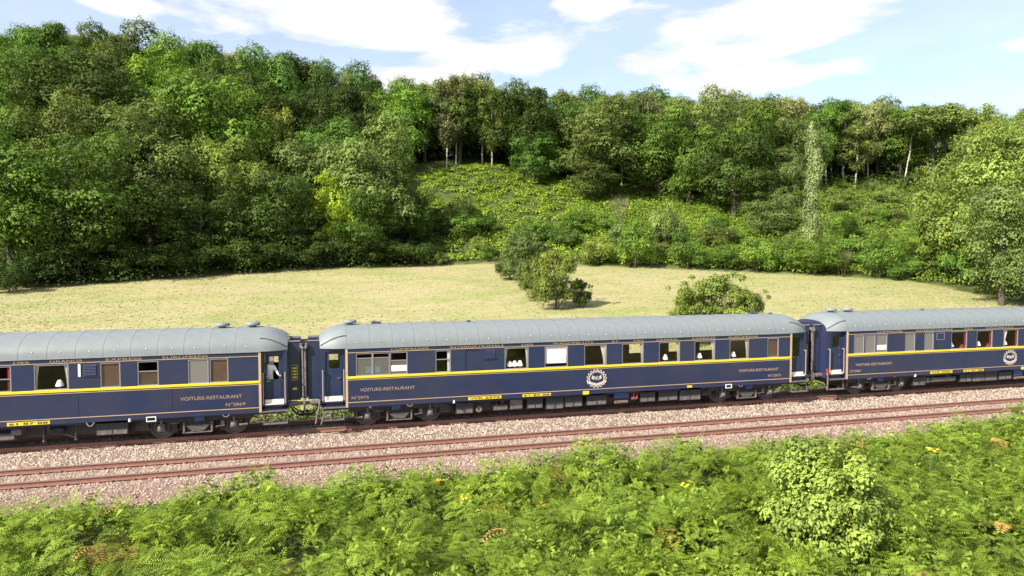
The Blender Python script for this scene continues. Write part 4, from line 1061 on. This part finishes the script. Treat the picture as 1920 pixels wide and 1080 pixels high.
T('oak', 990, 117, vt=168, w=12.5, col='dark', label='dark round oak at the top centre of the bracken slope', idx=2)
T('full', 1000, 116, vt=235, w=9, col='oak', label='low dark foliage tree at the foot of the dark round oak')
T('birch', 1060, 126, vt=168, w=7, col='olive', label='olive birch on the skyline right of the dark oak')
T('oak', 1125, 113, vt=192, w=14, col='grey', label='broad grey green oak right of the dark round oak', idx=0)
T('oak', 1110, 110, vt=285, w=8.5, col='grey', label='low grey green oak right above the bracken slope')
T('oak', 1235, 114, vt=195, w=13, col='oak', label='green oak with bare stems beneath, centre right')
T('oak', 1290, 110, vt=225, w=10, col='mid', label='green oak between the bare stems and the dark blue green oak')
T('oak', 1375, 104, vt=242, w=11, col='dark', label='dark blue green oak above the shrubs, right of centre', idx=3)
T('oak', 1455, 104, vt=280, w=8.5, col='grey', label='light green rounded tree left of the poplar')
T('full', 1450, 92, vt=350, w=7.5, col='grey', label='lower grey green tree left of the poplar on the shrub slope')
T('oak', 1470, 122, vt=205, w=11, col='bright', label='bright green tree near the skyline left of the poplar')
T('poplar', 1521, 80, vt=226, w=1.75, col='pale', label='tall narrow pale poplar on the right of the slope', idx=0)
T('full', 1528, 78, vt=430, w=5.5, col='shrubg', label='bushy tree at the foot of the poplar')
T('birch', 1578, 121, vt=205, w=9, col='olive', label='birch with forked pale trunk right of the poplar', idx=0)
T('birch', 1600, 120, vt=232, w=8, col='olive', label='birch with curved pale trunk right of the forked birch', idx=1)
T('oak', 1640, 126, vt=200, w=9, col='grey', label='grey green tree between the birches on the right')
T('open', 1690, 119, vt=198, w=8.5, col='olive', label='leaning birch with a bright white trunk on the right', idx=0).rotation_euler = (0, .16, 0)
T('birch', 1722, 124, vt=215, w=7, col='mid', label='thin birch right of the leaning white trunk', idx=2)
T('open', 1745, 122, vt=196, w=8, col='olive', label='open crowned tree on the skyline left of the big right trees', idx=1)
T('open', 1772, 124, vt=198, w=8, col='olive', label='open crowned tree with thin trunk next to the right edge trees', idx=0)
T('open', 1810, 128, vt=200, w=8, col='tan', label='sparse dead topped tree on the skyline at the right')
T('full', 1850, 68, vt=222, w=11.5, col='yellow', label='large yellow green tree behind at the right edge', idx=0)
T('full', 1925, 62, vt=205, w=10.5, col='yellow', label='large yellow green tree cut by the right frame edge', idx=1)
T('full', 1880, 59, vt=335, w=7.0, col='grey', label='rounded grey green tree with a stout trunk at the right end of the meadow', idx=0, base_drop=0)
T('full', 1775, 72, vt=345, w=7, col='yellow', label='yellow green bushy tree left of the big right edge trees')
T('full', 1725, 74, vt=400, w=5.5, col='shrubg', label='bushy green tree at the meadow edge on the right')
for k, (u, Z, vt, w, col, lab) in enumerate([
    (1042, 57.5, 470, 4.6, 'yellow', 'rounded hawthorn bush standing in the middle of the meadow'), (985, 68, 440, 5.4, 'grey', 'grey green bush behind the meadow hawthorn'), (1088, 58.5, 522, 2.2, 'dark', 'low dark bush against the right side of the meadow hawthorn'),
    (1005, 62, 480, 3.6, 'olive', 'olive bush between the meadow hawthorn and the grey green bush'), (955, 74, 470, 3.5, 'grey', 'small grey bush at the rear of the meadow thicket'),
    (1335, 47, 512, 5.4, 'yellow', 'large light green bush rising behind the middle carriage roof'), (1292, 46.5, 536, 3.6, 'yellow', 'left low part bush behind the middle carriage roof'), (1405, 46.5, 538, 3.4, 'yellow', 'right smaller bush behind the middle carriage roof')]):
    T('hawthorn', u, Z, vt=vt, w=w, col=col, label=lab, cat='bush', name='hawthorn_bush', base_drop=.1)
for (u, Z, vt, w, col, lab) in [
    (1190, 84, 408, 5.6, 'shrubg', 'rounded dark green shrub at the meadow edge in the centre'), (1290, 83, 430, 5.2, 'shrubg', 'green shrub right of the rounded dark shrub at the meadow edge'), (1120, 86, 440, 5, 'yellow', 'pale green shrub left of the rounded dark shrub'),
    (1360, 82, 452, 4.6, 'mid', 'low green shrub at the meadow edge right of centre'), (1420, 80, 440, 5, 'shrubg', 'green shrub at the meadow edge two left of the poplar'), (1475, 80, 425, 4.6, 'oak', 'dark shrub at the meadow edge directly left of the poplar'),
    (1650, 75, 440, 4.5, 'shrubg', 'green shrub at the meadow edge right of the dead shrub'), (1690, 74, 470, 4, 'mid', 'low dark shrub at the right meadow edge'), (1800, 69, 440, 4.5, 'shrubg', 'shrub under the large right trees'),
    (1250, 90, 360, 5, 'olive', 'olive shrub on the slope under the green oaks'), (1060, 92, 415, 5, 'shrubg', 'shrub low on the bracken slope above the meadow thicket'), (1010, 95, 400, 4.4, 'mid', 'dark green shrub in the middle of the bracken slope'),
    (900, 97, 395, 5, 'mid', 'shrub at the shaded left side of the bracken slope'), (840, 95, 370, 5, 'dark', 'dark shrub beside the left wood on the bracken slope'), (1640, 96, 385, 4.5, 'mid', 'green shrub halfway up the right slope'), (1740, 98, 370, 5, 'yellow', 'yellow green shrub below the leaning birch'),
    (800, 87, 452, 1.8, 'yellow', 'small upright sapling at the meadow edge left of centre'), (826, 87, 468, 2.2, 'yellow', 'second small sapling at the meadow edge left of centre'), (915, 89, 455, 3.2, 'shrubg', 'small shrub at the meadow edge left of the thicket'),
    (15, 65.5, 480, 4, 'dark', 'dark shrub at the left frame edge of the meadow')]:
    T('shrub', u, Z, vt=vt, w=w, col=col, label=lab, cat='shrub')
for (u, Z, h, lab) in ((1160, 98, 5.2, 'brown dead shrub of bare twigs below the grey green oak'), (1578, 76.5, 3.2, 'greyish dead shrub of bare twigs right of the poplar foot')):
    x, y = survey(u2b(u), Z); o = empty('dead_shrub', (x, y, zterr(x, y)-.1), 1., lab, 'shrub'); o.scale = (h/4., h/4., h/3.4); link('branches', DEAD, o)
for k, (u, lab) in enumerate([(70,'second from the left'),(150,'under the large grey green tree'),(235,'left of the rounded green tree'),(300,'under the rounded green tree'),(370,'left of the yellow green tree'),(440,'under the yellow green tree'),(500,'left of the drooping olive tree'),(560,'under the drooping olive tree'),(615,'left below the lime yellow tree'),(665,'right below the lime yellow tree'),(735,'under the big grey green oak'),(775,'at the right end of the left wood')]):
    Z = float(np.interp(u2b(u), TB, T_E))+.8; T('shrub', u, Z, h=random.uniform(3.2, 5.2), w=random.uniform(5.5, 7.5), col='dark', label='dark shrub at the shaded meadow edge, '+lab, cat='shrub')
# filler woodland: separate trees, limited by the skyline seen from the line
SK_U = [-900,-200,0,60,130,200,330,400,470,560,640,740,800,860,930,1000,1060,1130,1250,1400,1500,1600,1700,1780,1840,1900,2400]
SK_V = [60,60,66,60,72,80,76,102,102,116,138,146,156,150,158,178,184,172,184,194,194,202,206,208,225,205,190]
zones = [(-400,60,'at the far left'),(60,200,'above the large grey green tree'),(200,340,'below the bright skyline tree'),(340,480,'behind the yellow green tree'),(480,580,'behind the drooping olive tree'),(580,680,'behind the lime yellow tree'),(680,800,'behind the big grey oak'),
         (800,930,'around the pale birches'),(930,1060,'behind the dark round oak'),(1060,1180,'behind the broad grey oak'),(1180,1300,'above the bare stems'),(1300,1420,'behind the blue green oak'),(1420,1510,'left of the poplar'),(1510,1610,'right of the poplar'),(1610,1720,'near the leaning white birch'),(1720,1840,'left of the big right trees'),(1840,2300,'behind the big right trees')]
ntree = 0; NAMED = [k for k in KEYS if k[3] > 6 and k[1] < 120]
def start_of_wood(u):
    return np.interp(u, [-900,0,300,640,790,800,860,900,1000,1060,1200,1400,1500,1600,1840,1850,2400], [0,2,2,3,5,24,30,33,31,28,27,26,36,46,50,4,2])+np.interp(u, TB*1310+960, T_E)
for row, Z in enumerate([70,76,82,88,94,100,106,112,118,123,128,133,138,143]):
    u = -170+random.uniform(0, 60)
    while u < 2060:
        u += ((9.0 if Z < 104 else 7.2) if u < 780 else 5.8)/Z*1310*random.uniform(.75, 1.25)*(1. if Z < 125 else .85)
        Zj = Z+random.uniform(-2., 2.)
        if Zj < start_of_wood(u): continue
        x, y = survey(u2b(u), Zj); z = zterr(x, y)
        lim = CAMH+(479.4-np.interp(u, SK_U, SK_V))/1310*Zj-z
        h = random.uniform(12, 20) if Z < 125 else lim+random.uniform(-4.0, 1.8)
        h = min(h, lim-.3 if Z < 118 else lim+1.5)
        if h < 6: continue
        if any(abs(u-k[0]) < .46*k[2]/k[1]*1310 and Zj < k[1]+4 for k in NAMED): continue
        if u < 780 and Z < 104: h = min(random.uniform(14, 21), lim-.3)
        zone = next((n_ for a, b, n_ in zones if a <= u < b), 'left')
        back = Z > 116
        r = random.random()
        if u < 800 or u > 1840:
            kind, col = ('oak', random.choice(['oak','oak','mid','grey','dark','bright'])) if r < .8 else (('birch', 'tan') if back and r > .88 else ('full', random.choice(['mid','olive','dark'])))
            if u > 1840: kind, col = 'full', random.choice(['yellow','grey'])
        elif u < 1080: kind, col = ('birch', random.choice(['tan','olive','tan'])) if r < .55 else ('oak', random.choice(['dark','oak']))
        elif u < 1500: kind, col = ('oak', random.choice(['oak','mid','grey','olive'])) if r < .65 else ('birch', random.choice(['olive','tan']))
        else: kind, col = ('birch', random.choice(['olive','olive','mid','tan'])) if r < .6 else (('oak', random.choice(['mid','grey','olive'])) if r < .85 else ('open', 'olive'))
        cn = {'oak':'green','mid':'fresh green','grey':'grey green','dark':'dark green','bright':'bright green','olive':'olive green','tan':'tan','yellow':'yellow green'}[col]
        kn = {'oak':'broad crowned tree','full':'dense rounded tree','birch':'birch','open':'open crowned tree'}[kind]
        pos = 'on the skyline' if Z > 130 else ('high up' if back else ('halfway up' if Z > 92 else 'low down'))
        T(kind, u, Zj, h=h, w=h*(.5 if kind in ('birch', 'open') else (.84 if u < 780 and Z < 104 else .72))*random.uniform(.8, 1.15), col=col, label=f'{cn} {kn} {pos} {zone}', group=f'{cn} {kn}s {pos} {zone}'.replace('birchs', 'birches'))
        ntree += 1
print('filler trees', ntree)
for Z in (147, 153):
    u = 760
    while u < 1900:
        u += random.uniform(42, 62); x, y = survey(u2b(u), Z); lim = CAMH+(479.4-np.interp(u, SK_U, SK_V))/1310*Z-zterr(x, y)
        if lim < 5: continue
        T('full', u, Z, h=lim-random.uniform(1.0, 4), w=random.uniform(6.5, 9), col=random.choice(['dark','oak']), label='dark tree at the back of the ridge, seen between the trunks', group='dark trees at the back of the ridge seen between trunks')
sl = []
for i in range(72):
    u = random.uniform(810, 1830); e = float(np.interp(u2b(u), TB, T_E)); k = float(np.interp(u2b(u), TB, T_Z))-2; q = random.random()**1.3; Z = e+2+(k-e-2)*q
    if u < 1330 and q > .45: continue
    col = random.choice(['shrubg','mid','oak','olive','yellow','bright','grey']); cn = {'shrubg':'green','mid':'fresh green','oak':'deep green','olive':'olive','yellow':'yellow green','bright':'bright green','grey':'grey green'}[col]
    where = ('at the foot of' if q < .25 else ('halfway up' if q < .6 else 'near the top of'))
    land = 'under the dark round oak' if u < 1060 else ('under the broad grey oak' if u < 1200 else ('under the bare stems' if u < 1330 else ('left of the poplar' if u < 1510 else ('right of the poplar' if u < 1660 else 'under the leaning birch'))))
    h = random.uniform(1.6, 3.8)*(1.2-.4*q)
    T('shrub', u, Z, h=h, w=h*random.uniform(1.2, 1.7), col=col, label=f'{cn} shrub {where} the open slope {land}', group=f'{cn} shrubs {where} the slope {land}', cat='shrub')

# slope cover of bracken and brambles: uncountable
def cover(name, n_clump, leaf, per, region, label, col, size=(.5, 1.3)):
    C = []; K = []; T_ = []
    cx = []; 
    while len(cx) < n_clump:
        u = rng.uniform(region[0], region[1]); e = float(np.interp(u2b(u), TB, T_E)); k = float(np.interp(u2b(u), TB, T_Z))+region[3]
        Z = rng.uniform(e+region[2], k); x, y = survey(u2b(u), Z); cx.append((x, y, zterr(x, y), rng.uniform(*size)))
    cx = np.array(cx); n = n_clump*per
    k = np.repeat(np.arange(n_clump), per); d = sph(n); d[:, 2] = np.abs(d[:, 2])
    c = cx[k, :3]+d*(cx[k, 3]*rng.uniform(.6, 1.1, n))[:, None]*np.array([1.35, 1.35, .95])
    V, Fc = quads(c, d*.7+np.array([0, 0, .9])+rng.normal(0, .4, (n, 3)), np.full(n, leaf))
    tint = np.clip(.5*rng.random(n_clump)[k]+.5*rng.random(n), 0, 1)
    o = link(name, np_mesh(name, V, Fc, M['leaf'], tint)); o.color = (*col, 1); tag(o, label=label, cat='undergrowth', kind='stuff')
cover('bracken_cover', 1500, .15, 75, (790, 1500, 1.5, 2), 'bright green bracken covering the open slope below the oaks', (.235, .335, .045), (.45, .95))
cover('bramble_cover', 1600, .14, 90, (1080, 1860, 1.0, 3), 'tangled green brambles and saplings covering the right slope', (.185, .27, .045), (.5, 1.3))
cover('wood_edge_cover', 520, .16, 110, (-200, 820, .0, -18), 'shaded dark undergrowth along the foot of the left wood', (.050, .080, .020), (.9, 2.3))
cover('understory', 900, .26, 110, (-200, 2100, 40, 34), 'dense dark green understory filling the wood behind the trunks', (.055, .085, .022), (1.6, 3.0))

# meadow tufts
def tufts():
    n = 46000
    u = rng.uniform(-150, 2050, n); e = np.interp(u2b(u), TB, T_E); Z = 41+(e-41)*rng.random(n)**1.1
    b = u2b(u); x = b*Z*R.x+Z*F.x; y = CAMY+b*Z*R.y+Z*F.y; z = terrain(x, y)
    h = rng.uniform(.012, .04, n); w = rng.uniform(.06, .18, n); a = rng.uniform(0, 2*PI, n)
    dx, dy = np.cos(a)*w, np.sin(a)*w
    lx = rng.normal(0, .06, n); ly = rng.normal(0, .06, n)
    V = np.stack([np.stack([x-dx, y-dy, z-.01], 1), np.stack([x+dx, y+dy, z-.01], 1), np.stack([x+lx, y+ly, z+h], 1)], 1).reshape(-1, 3)
    return np_mesh('grass_tufts', V, np.arange(3*n).reshape(-1, 3), M['tuft'], rng.random(n))
def tuft_mat():
    m = bpy.data.materials.new('dry_grass'); m.use_nodes = True; nt = m.node_tree; b = nt.nodes['Principled BSDF']; b.inputs['Roughness'].default_value = .9; b.inputs['Specular IOR Level'].default_value = .1
    at = node(nt, 'ShaderNodeAttribute', attribute_name='tint'); cr = node(nt, 'ShaderNodeValToRGB'); e = cr.color_ramp.elements
    e[0].color = (.27, .255, .115, 1); e[1].color = (.42, .355, .20, 1); q = cr.color_ramp.elements.new(.4); q.color = (.36, .305, .155, 1)
    nt.links.new(at.outputs['Fac'], cr.inputs[0]); nt.links.new(cr.outputs[0], b.inputs['Base Color']); return m
M['tuft'] = tuft_mat()
tag(link('grass_tufts', tufts()), label='short dry straw coloured grass tufts across the mown meadow', cat='grass', kind='stuff')

# ---- foreground bank: bracken fronds and leafy weeds
def frond_verts(npair=9):
    """unit frond along +x rising and arching; returns verts (k,4,3)"""
    q = []
    for i in range(npair):
        t = .14+.86*i/npair; L = .34*(1-t)**.75*(1.1 if i else .8)+.03; dx = .085
        for s_ in (-1, 1):
            q.append([(t, 0, 0), (t+dx*.2+L*.28, s_*L*.5, .012), (t+L*.42, s_*L, -.03), (t+dx+L*.10, s_*L*.45, .0)])
    q.append([(0, -.008, 0), (1, -.002, 0), (1, .002, 0), (0, .008, 0)])
    return np.array(q, float)
def place_parts(base, pos, yaw, pitch, scale, curl, roll=None):
    """arch base quads (k,4,3) along a curved stem, n copies"""
    n = len(pos); V = np.broadcast_to(base[None], (n,)+base.shape).copy()
    x = V[..., 0]; y = V[..., 1]; z = V[..., 2]
    cr = curl[:, None, None]
    ang = pitch[:, None, None]-cr*x
    # integrate the arc
    px = np.where(np.abs(cr) > 1e-3, (np.sin(pitch)[:, None, None]-np.sin(ang))/cr, x*np.cos(ang)); pz = np.where(np.abs(cr) > 1e-3, (np.cos(ang)-np.cos(pitch)[:, None, None])/cr, x*np.sin(ang))
    X = px - z*np.sin(ang); Z = pz + z*np.cos(ang)
    if roll is not None:
        Z = Z + y*np.sin(roll)[:, None, None]; y = y*np.cos(roll)[:, None, None]
    s = scale[:, None, None]; cy = np.cos(yaw)[:, None, None]; sy = np.sin(yaw)[:, None, None]
    P = np.stack([(X*cy-y*sy)*s+pos[:, 0][:, None, None], (X*sy+y*cy)*s+pos[:, 1][:, None, None], Z*s+pos[:, 2][:, None, None]], -1)
    return P.reshape(-1, 3)
def bank_point(n, ymin=-17.5, ymax=-7.4):
    x = rng.uniform(-17, 27, n); y = ymin+(ymax-ymin)*rng.random(n)
    yc = y-CAMY; Xc = x*R.x+yc*R.y; Z = x*F.x+yc*F.y
    ok = (np.abs(Xc/Z) < .86) & (Z > 12.5) & (y < -7.75+.40*wob(x, y*0, .9)+.25*wob(x, y*0, 2.6)-.5*np.exp(-((x-9.)/2.2)**2)); return x[ok], y[ok]
HAZ = survey(u2b(1560), 17.3)
HOLES = [(HAZ[0], HAZ[1], 1.25), (HAZ[0]-.4, HAZ[1]-1.2, .7), (*survey(u2b(178), 16.4), .75), (*survey(u2b(430), 15.8), .6), (*survey(u2b(530), 15.6), .6), (*survey(u2b(1090), 19.0), .4), (*survey(u2b(860), 18.2), .35)]
def hole(x, y):
    h = np.zeros(len(x), bool)
    for a, b, r in HOLES: h |= ((x-a)**2+(y-b)**2) < r*r
    return h
NC = 330
CL = np.stack([rng.uniform(-17, 27, NC), rng.uniform(-17.5, -8.5, NC), rng.uniform(.8, 1.4, NC), rng.uniform(.7, 1.6, NC), rng.random(NC)], 1)
def mound(x, y):
    """nearest bracken clump: index, height of its dome here"""
    d = np.sqrt((x[:, None]-CL[None, :, 0])**2+(y[:, None]-CL[None, :, 1])**2)/CL[None, :, 2]
    k = d.argmin(1); q = d[np.arange(len(x)), k]
    h = CL[k, 3]*np.sqrt(np.clip(1-q**2, 0, 1))
    return k, q, h
def ferns():
    x, y = bank_point(13000); k, q, h = mound(x, y)
    ok = ~hole(x, y) & (rng.random(len(x)) < np.where(q < 1., 1., .12)); x = x[ok]; y = y[ok]; k = k[ok]; q = q[ok]; h = h[ok]
    n = len(x); per = 2; idx = np.repeat(np.arange(n), per); n = len(idx)
    edge = sstep(-.1, 1.3, -7.6-y)
    hz = (h*(.5+.5*edge))[idx]
    pos = np.stack([x[idx], y[idx], terrain(x, y)[idx]+.08+hz*rng.uniform(.70, .98, n)], 1)
    out = np.arctan2(y-CL[k, 1], x-CL[k, 0])[idx]
    base = frond_verts()
    yaw = out+rng.normal(0, .75, n)
    pitch = np.clip(1.15-.95*q[idx]+rng.normal(0, .28, n), -.1, 1.4)
    sc = (.34+.24*rng.random(n))*(.8+.25*CL[k, 3][idx])*(.45+.55*edge[idx])
    V = place_parts(base, pos, yaw, pitch, sc, rng.uniform(.6, 1.6, n), rng.normal(0, .35, n))
    Fc = np.arange(len(V)).reshape(-1, 4)
    tint = np.repeat(np.clip(.45*CL[k, 4][idx]+.55*rng.random(n), 0, 1), len(base))
    print('fronds', n)
    return np_mesh('bracken', V, Fc, M['fern'], tint)
o = link('bracken', ferns()); o.color = (.195, .285, .034, 1); tag(o, 'bright green bracken fronds covering the bank in the foreground', 'bracken', kind='stuff')
def underlayer():
    x, y = bank_point(62000); k, q, h = mound(x, y); ok = (q < 1.02) & ~hole(x, y); x = x[ok]; y = y[ok]; k = k[ok]; q = q[ok]; h = h[ok]; n = len(x)
    edge = sstep(-.1, 1.3, -7.6-y)
    c = np.stack([x, y, terrain(x, y)+h*(.5+.5*edge)*rng.uniform(.62, .95, n)], 1)
    nr = np.stack([(x-CL[k, 0])/CL[k, 2], (y-CL[k, 1])/CL[k, 2], np.full(n, .55)], 1)+rng.normal(0, .35, (n, 3))
    V, Fc = quads(c, nr, np.full(n, .075))
    return np_mesh('nettle_bed', V, Fc, M['fern'], np.clip(.4*CL[k, 4]+.6*rng.random(n), 0, 1))
o = link('nettle_bed', underlayer()); o.color = (.145, .205, .028, 1); tag(o, 'dense low green leaves filling the mounds of the foreground bank', 'weeds', kind='stuff')
def weeds():
    x, y = bank_point(2600); kk, q, h = mound(x, y); ok = ~hole(x, y) & (q < 1.05) & (CL[kk, 4] > .35); x = x[ok]; y = y[ok]; kk = kk[ok]; h = h[ok]; m = len(x)
    per = 15; idx = np.repeat(np.arange(m), per); n = m*per
    lev = np.tile((np.arange(per)+.5)/per, m); edge = sstep(-.1, 1.3, -7.6-y)
    hgt = (.15+h*(.5+.5*edge))[idx]*(.45+.72*lev)
    leaf = np.array([[(0,0,0),(.4,-.22,.03),(1,0,-.04),(.4,.22,.03)]], float)
    pos = np.stack([x[idx]+rng.normal(0,.07,n), y[idx]+rng.normal(0,.07,n), terrain(x, y)[idx]+hgt], 1)
    V = place_parts(leaf, pos, rng.uniform(0, 2*PI, n), rng.uniform(-.4, .9, n), rng.uniform(.11, .26, n), rng.uniform(.3, 1.4, n), rng.normal(0, .4, n))
    tint = np.clip(.3*rng.random(m)[idx]+.7*rng.random(n), 0, 1)
    return np_mesh('nettles', V, np.arange(len(V)).reshape(-1, 4), M['fern'], tint)
o = link('nettles', weeds()); o.color = (.195, .275, .042, 1); tag(o, 'broad leaved nettles and weeds growing among the foreground bracken', 'weeds', kind='stuff')
def deadferns():
    x, y = bank_point(4500); k = (hole(x, y) & (x < 2)) | (rng.random(len(x)) < .009); x = x[k]; y = y[k]
    m = len(x); per = 5; idx = np.repeat(np.arange(m), per); n = m*per
    pos = np.stack([x[idx], y[idx], terrain(x, y)[idx]+.35+.75*(~hole(x, y))[idx]*(mound(x, y)[2][idx])], 1); base = frond_verts(7)
    V = place_parts(base, pos, rng.uniform(0, 2*PI, n), rng.uniform(.1, .9, n), rng.uniform(.4, .8, n), rng.uniform(.8, 2., n))
    return np_mesh('dead_bracken', V, np.arange(len(V)).reshape(-1, 4), M['fern'], np.repeat(rng.random(n), len(base)))
o = link('dead_bracken', deadferns()); o.color = (.44, .26, .085, 1); tag(o, 'brown and yellow withered fronds scattered in the foreground bank', 'bracken', kind='stuff')
def lineside():
    n = 5200; x = rng.uniform(-24, 70, n); y = rng.uniform(2.6, 6.5, n); z = terrain(x, y)
    leaf = np.array([[(0,0,0),(.4,-.18,.03),(1,0,-.04),(.4,.18,.03)]], float)
    per = 4; idx = np.repeat(np.arange(n), per)
    pos = np.stack([x[idx]+rng.normal(0,.1,n*per), y[idx]+rng.normal(0,.1,n*per), z[idx]+rng.uniform(.05,.5,n*per)], 1)
    V = place_parts(leaf, pos, rng.uniform(0, 2*PI, n*per), rng.uniform(0, 1.2, n*per), rng.uniform(.15, .35, n*per), rng.uniform(.2, 1.4, n*per))
    return np_mesh('lineside_weeds', V, np.arange(len(V)).reshape(-1, 4), M['fern'], rng.random(n*per))
o = link('lineside_weeds', lineside()); o.color = (.20, .27, .06, 1); tag(o, 'green weeds growing behind the train beside its track', 'weeds', kind='stuff')

# round pale hazel bush in the foreground
def hazel():
    x, y = 13.3, -13.2
    yc = y-CAMY
    x, y = HAZ; z = zterr(x, y)
    o = empty('hazel_bush', (x, y, z), 0, 'round pale green hazel bush rising from the foreground bracken on the right', 'bush')
    L_ = ellipsoid_lobes(64, 1.35, 1.18, 1.28, .14, .36, low=-.9)+[(0, 0, 1.3, 1.05), (0, 0, .8, .9)]
    c = crown_mesh('foliage', L_, 19000, .046, loose=.14, up=.5, flat=.9); cr = link('foliage', c, o); cr.color = (.245, .325, .065, 1)
    link('stems', make_trunk(1.8, .05, limbs=8, first=.05, crownr=1.6), o)
    o.scale = (1.2, 1.2, 1.3)
hazel()
# ragwort: yellow flower heads on stems
def ragwort(u, v_, Z, lab):
    x, y = survey(u2b(u), Z); z = zterr(x, y); h = CAMH+(479.4-v_)/1310*Z-z
    o = empty('ragwort', (x, y, z), 0, lab, 'flower', 'yellow ragwort plants in the foreground bank')
    m = MB()
    for k in range(7):
        a = random.uniform(0, 2*PI); r = random.uniform(.0, .17); p = (math.cos(a)*r, math.sin(a)*r, h+random.uniform(-.06, .04))
        m.tube((0, 0, 0 if k == 0 else h*.5), p, .008, .005, n=5)
        hd = MB(); hd.lathe(p, [(0, -.01), (.05, .0), (.06, .015), (.02, .035), (0, .035)], 8); hd.build('flower_head', M['petal'], o)
    m.build('stem', M['stemg'], o)
M['stemg'] = mat('green_stem', (.10, .16, .04), .7)
for a in ((1756, 848, 21.3, 'yellow ragwort cluster beside the foreground hazel bush, far right'), (820, 908, 20.0, 'yellow ragwort near the top of the bank left of centre'), (872, 938, 19.0, 'small yellow ragwort below the first one left of centre'), (1020, 955, 18.6, 'single yellow ragwort in the middle of the bank'), (1286, 915, 20.3, 'yellow ragwort at the left foot of the hazel bush'), (388, 938, 19.3, 'yellow ragwort at the left of the bank')): ragwort(*a)
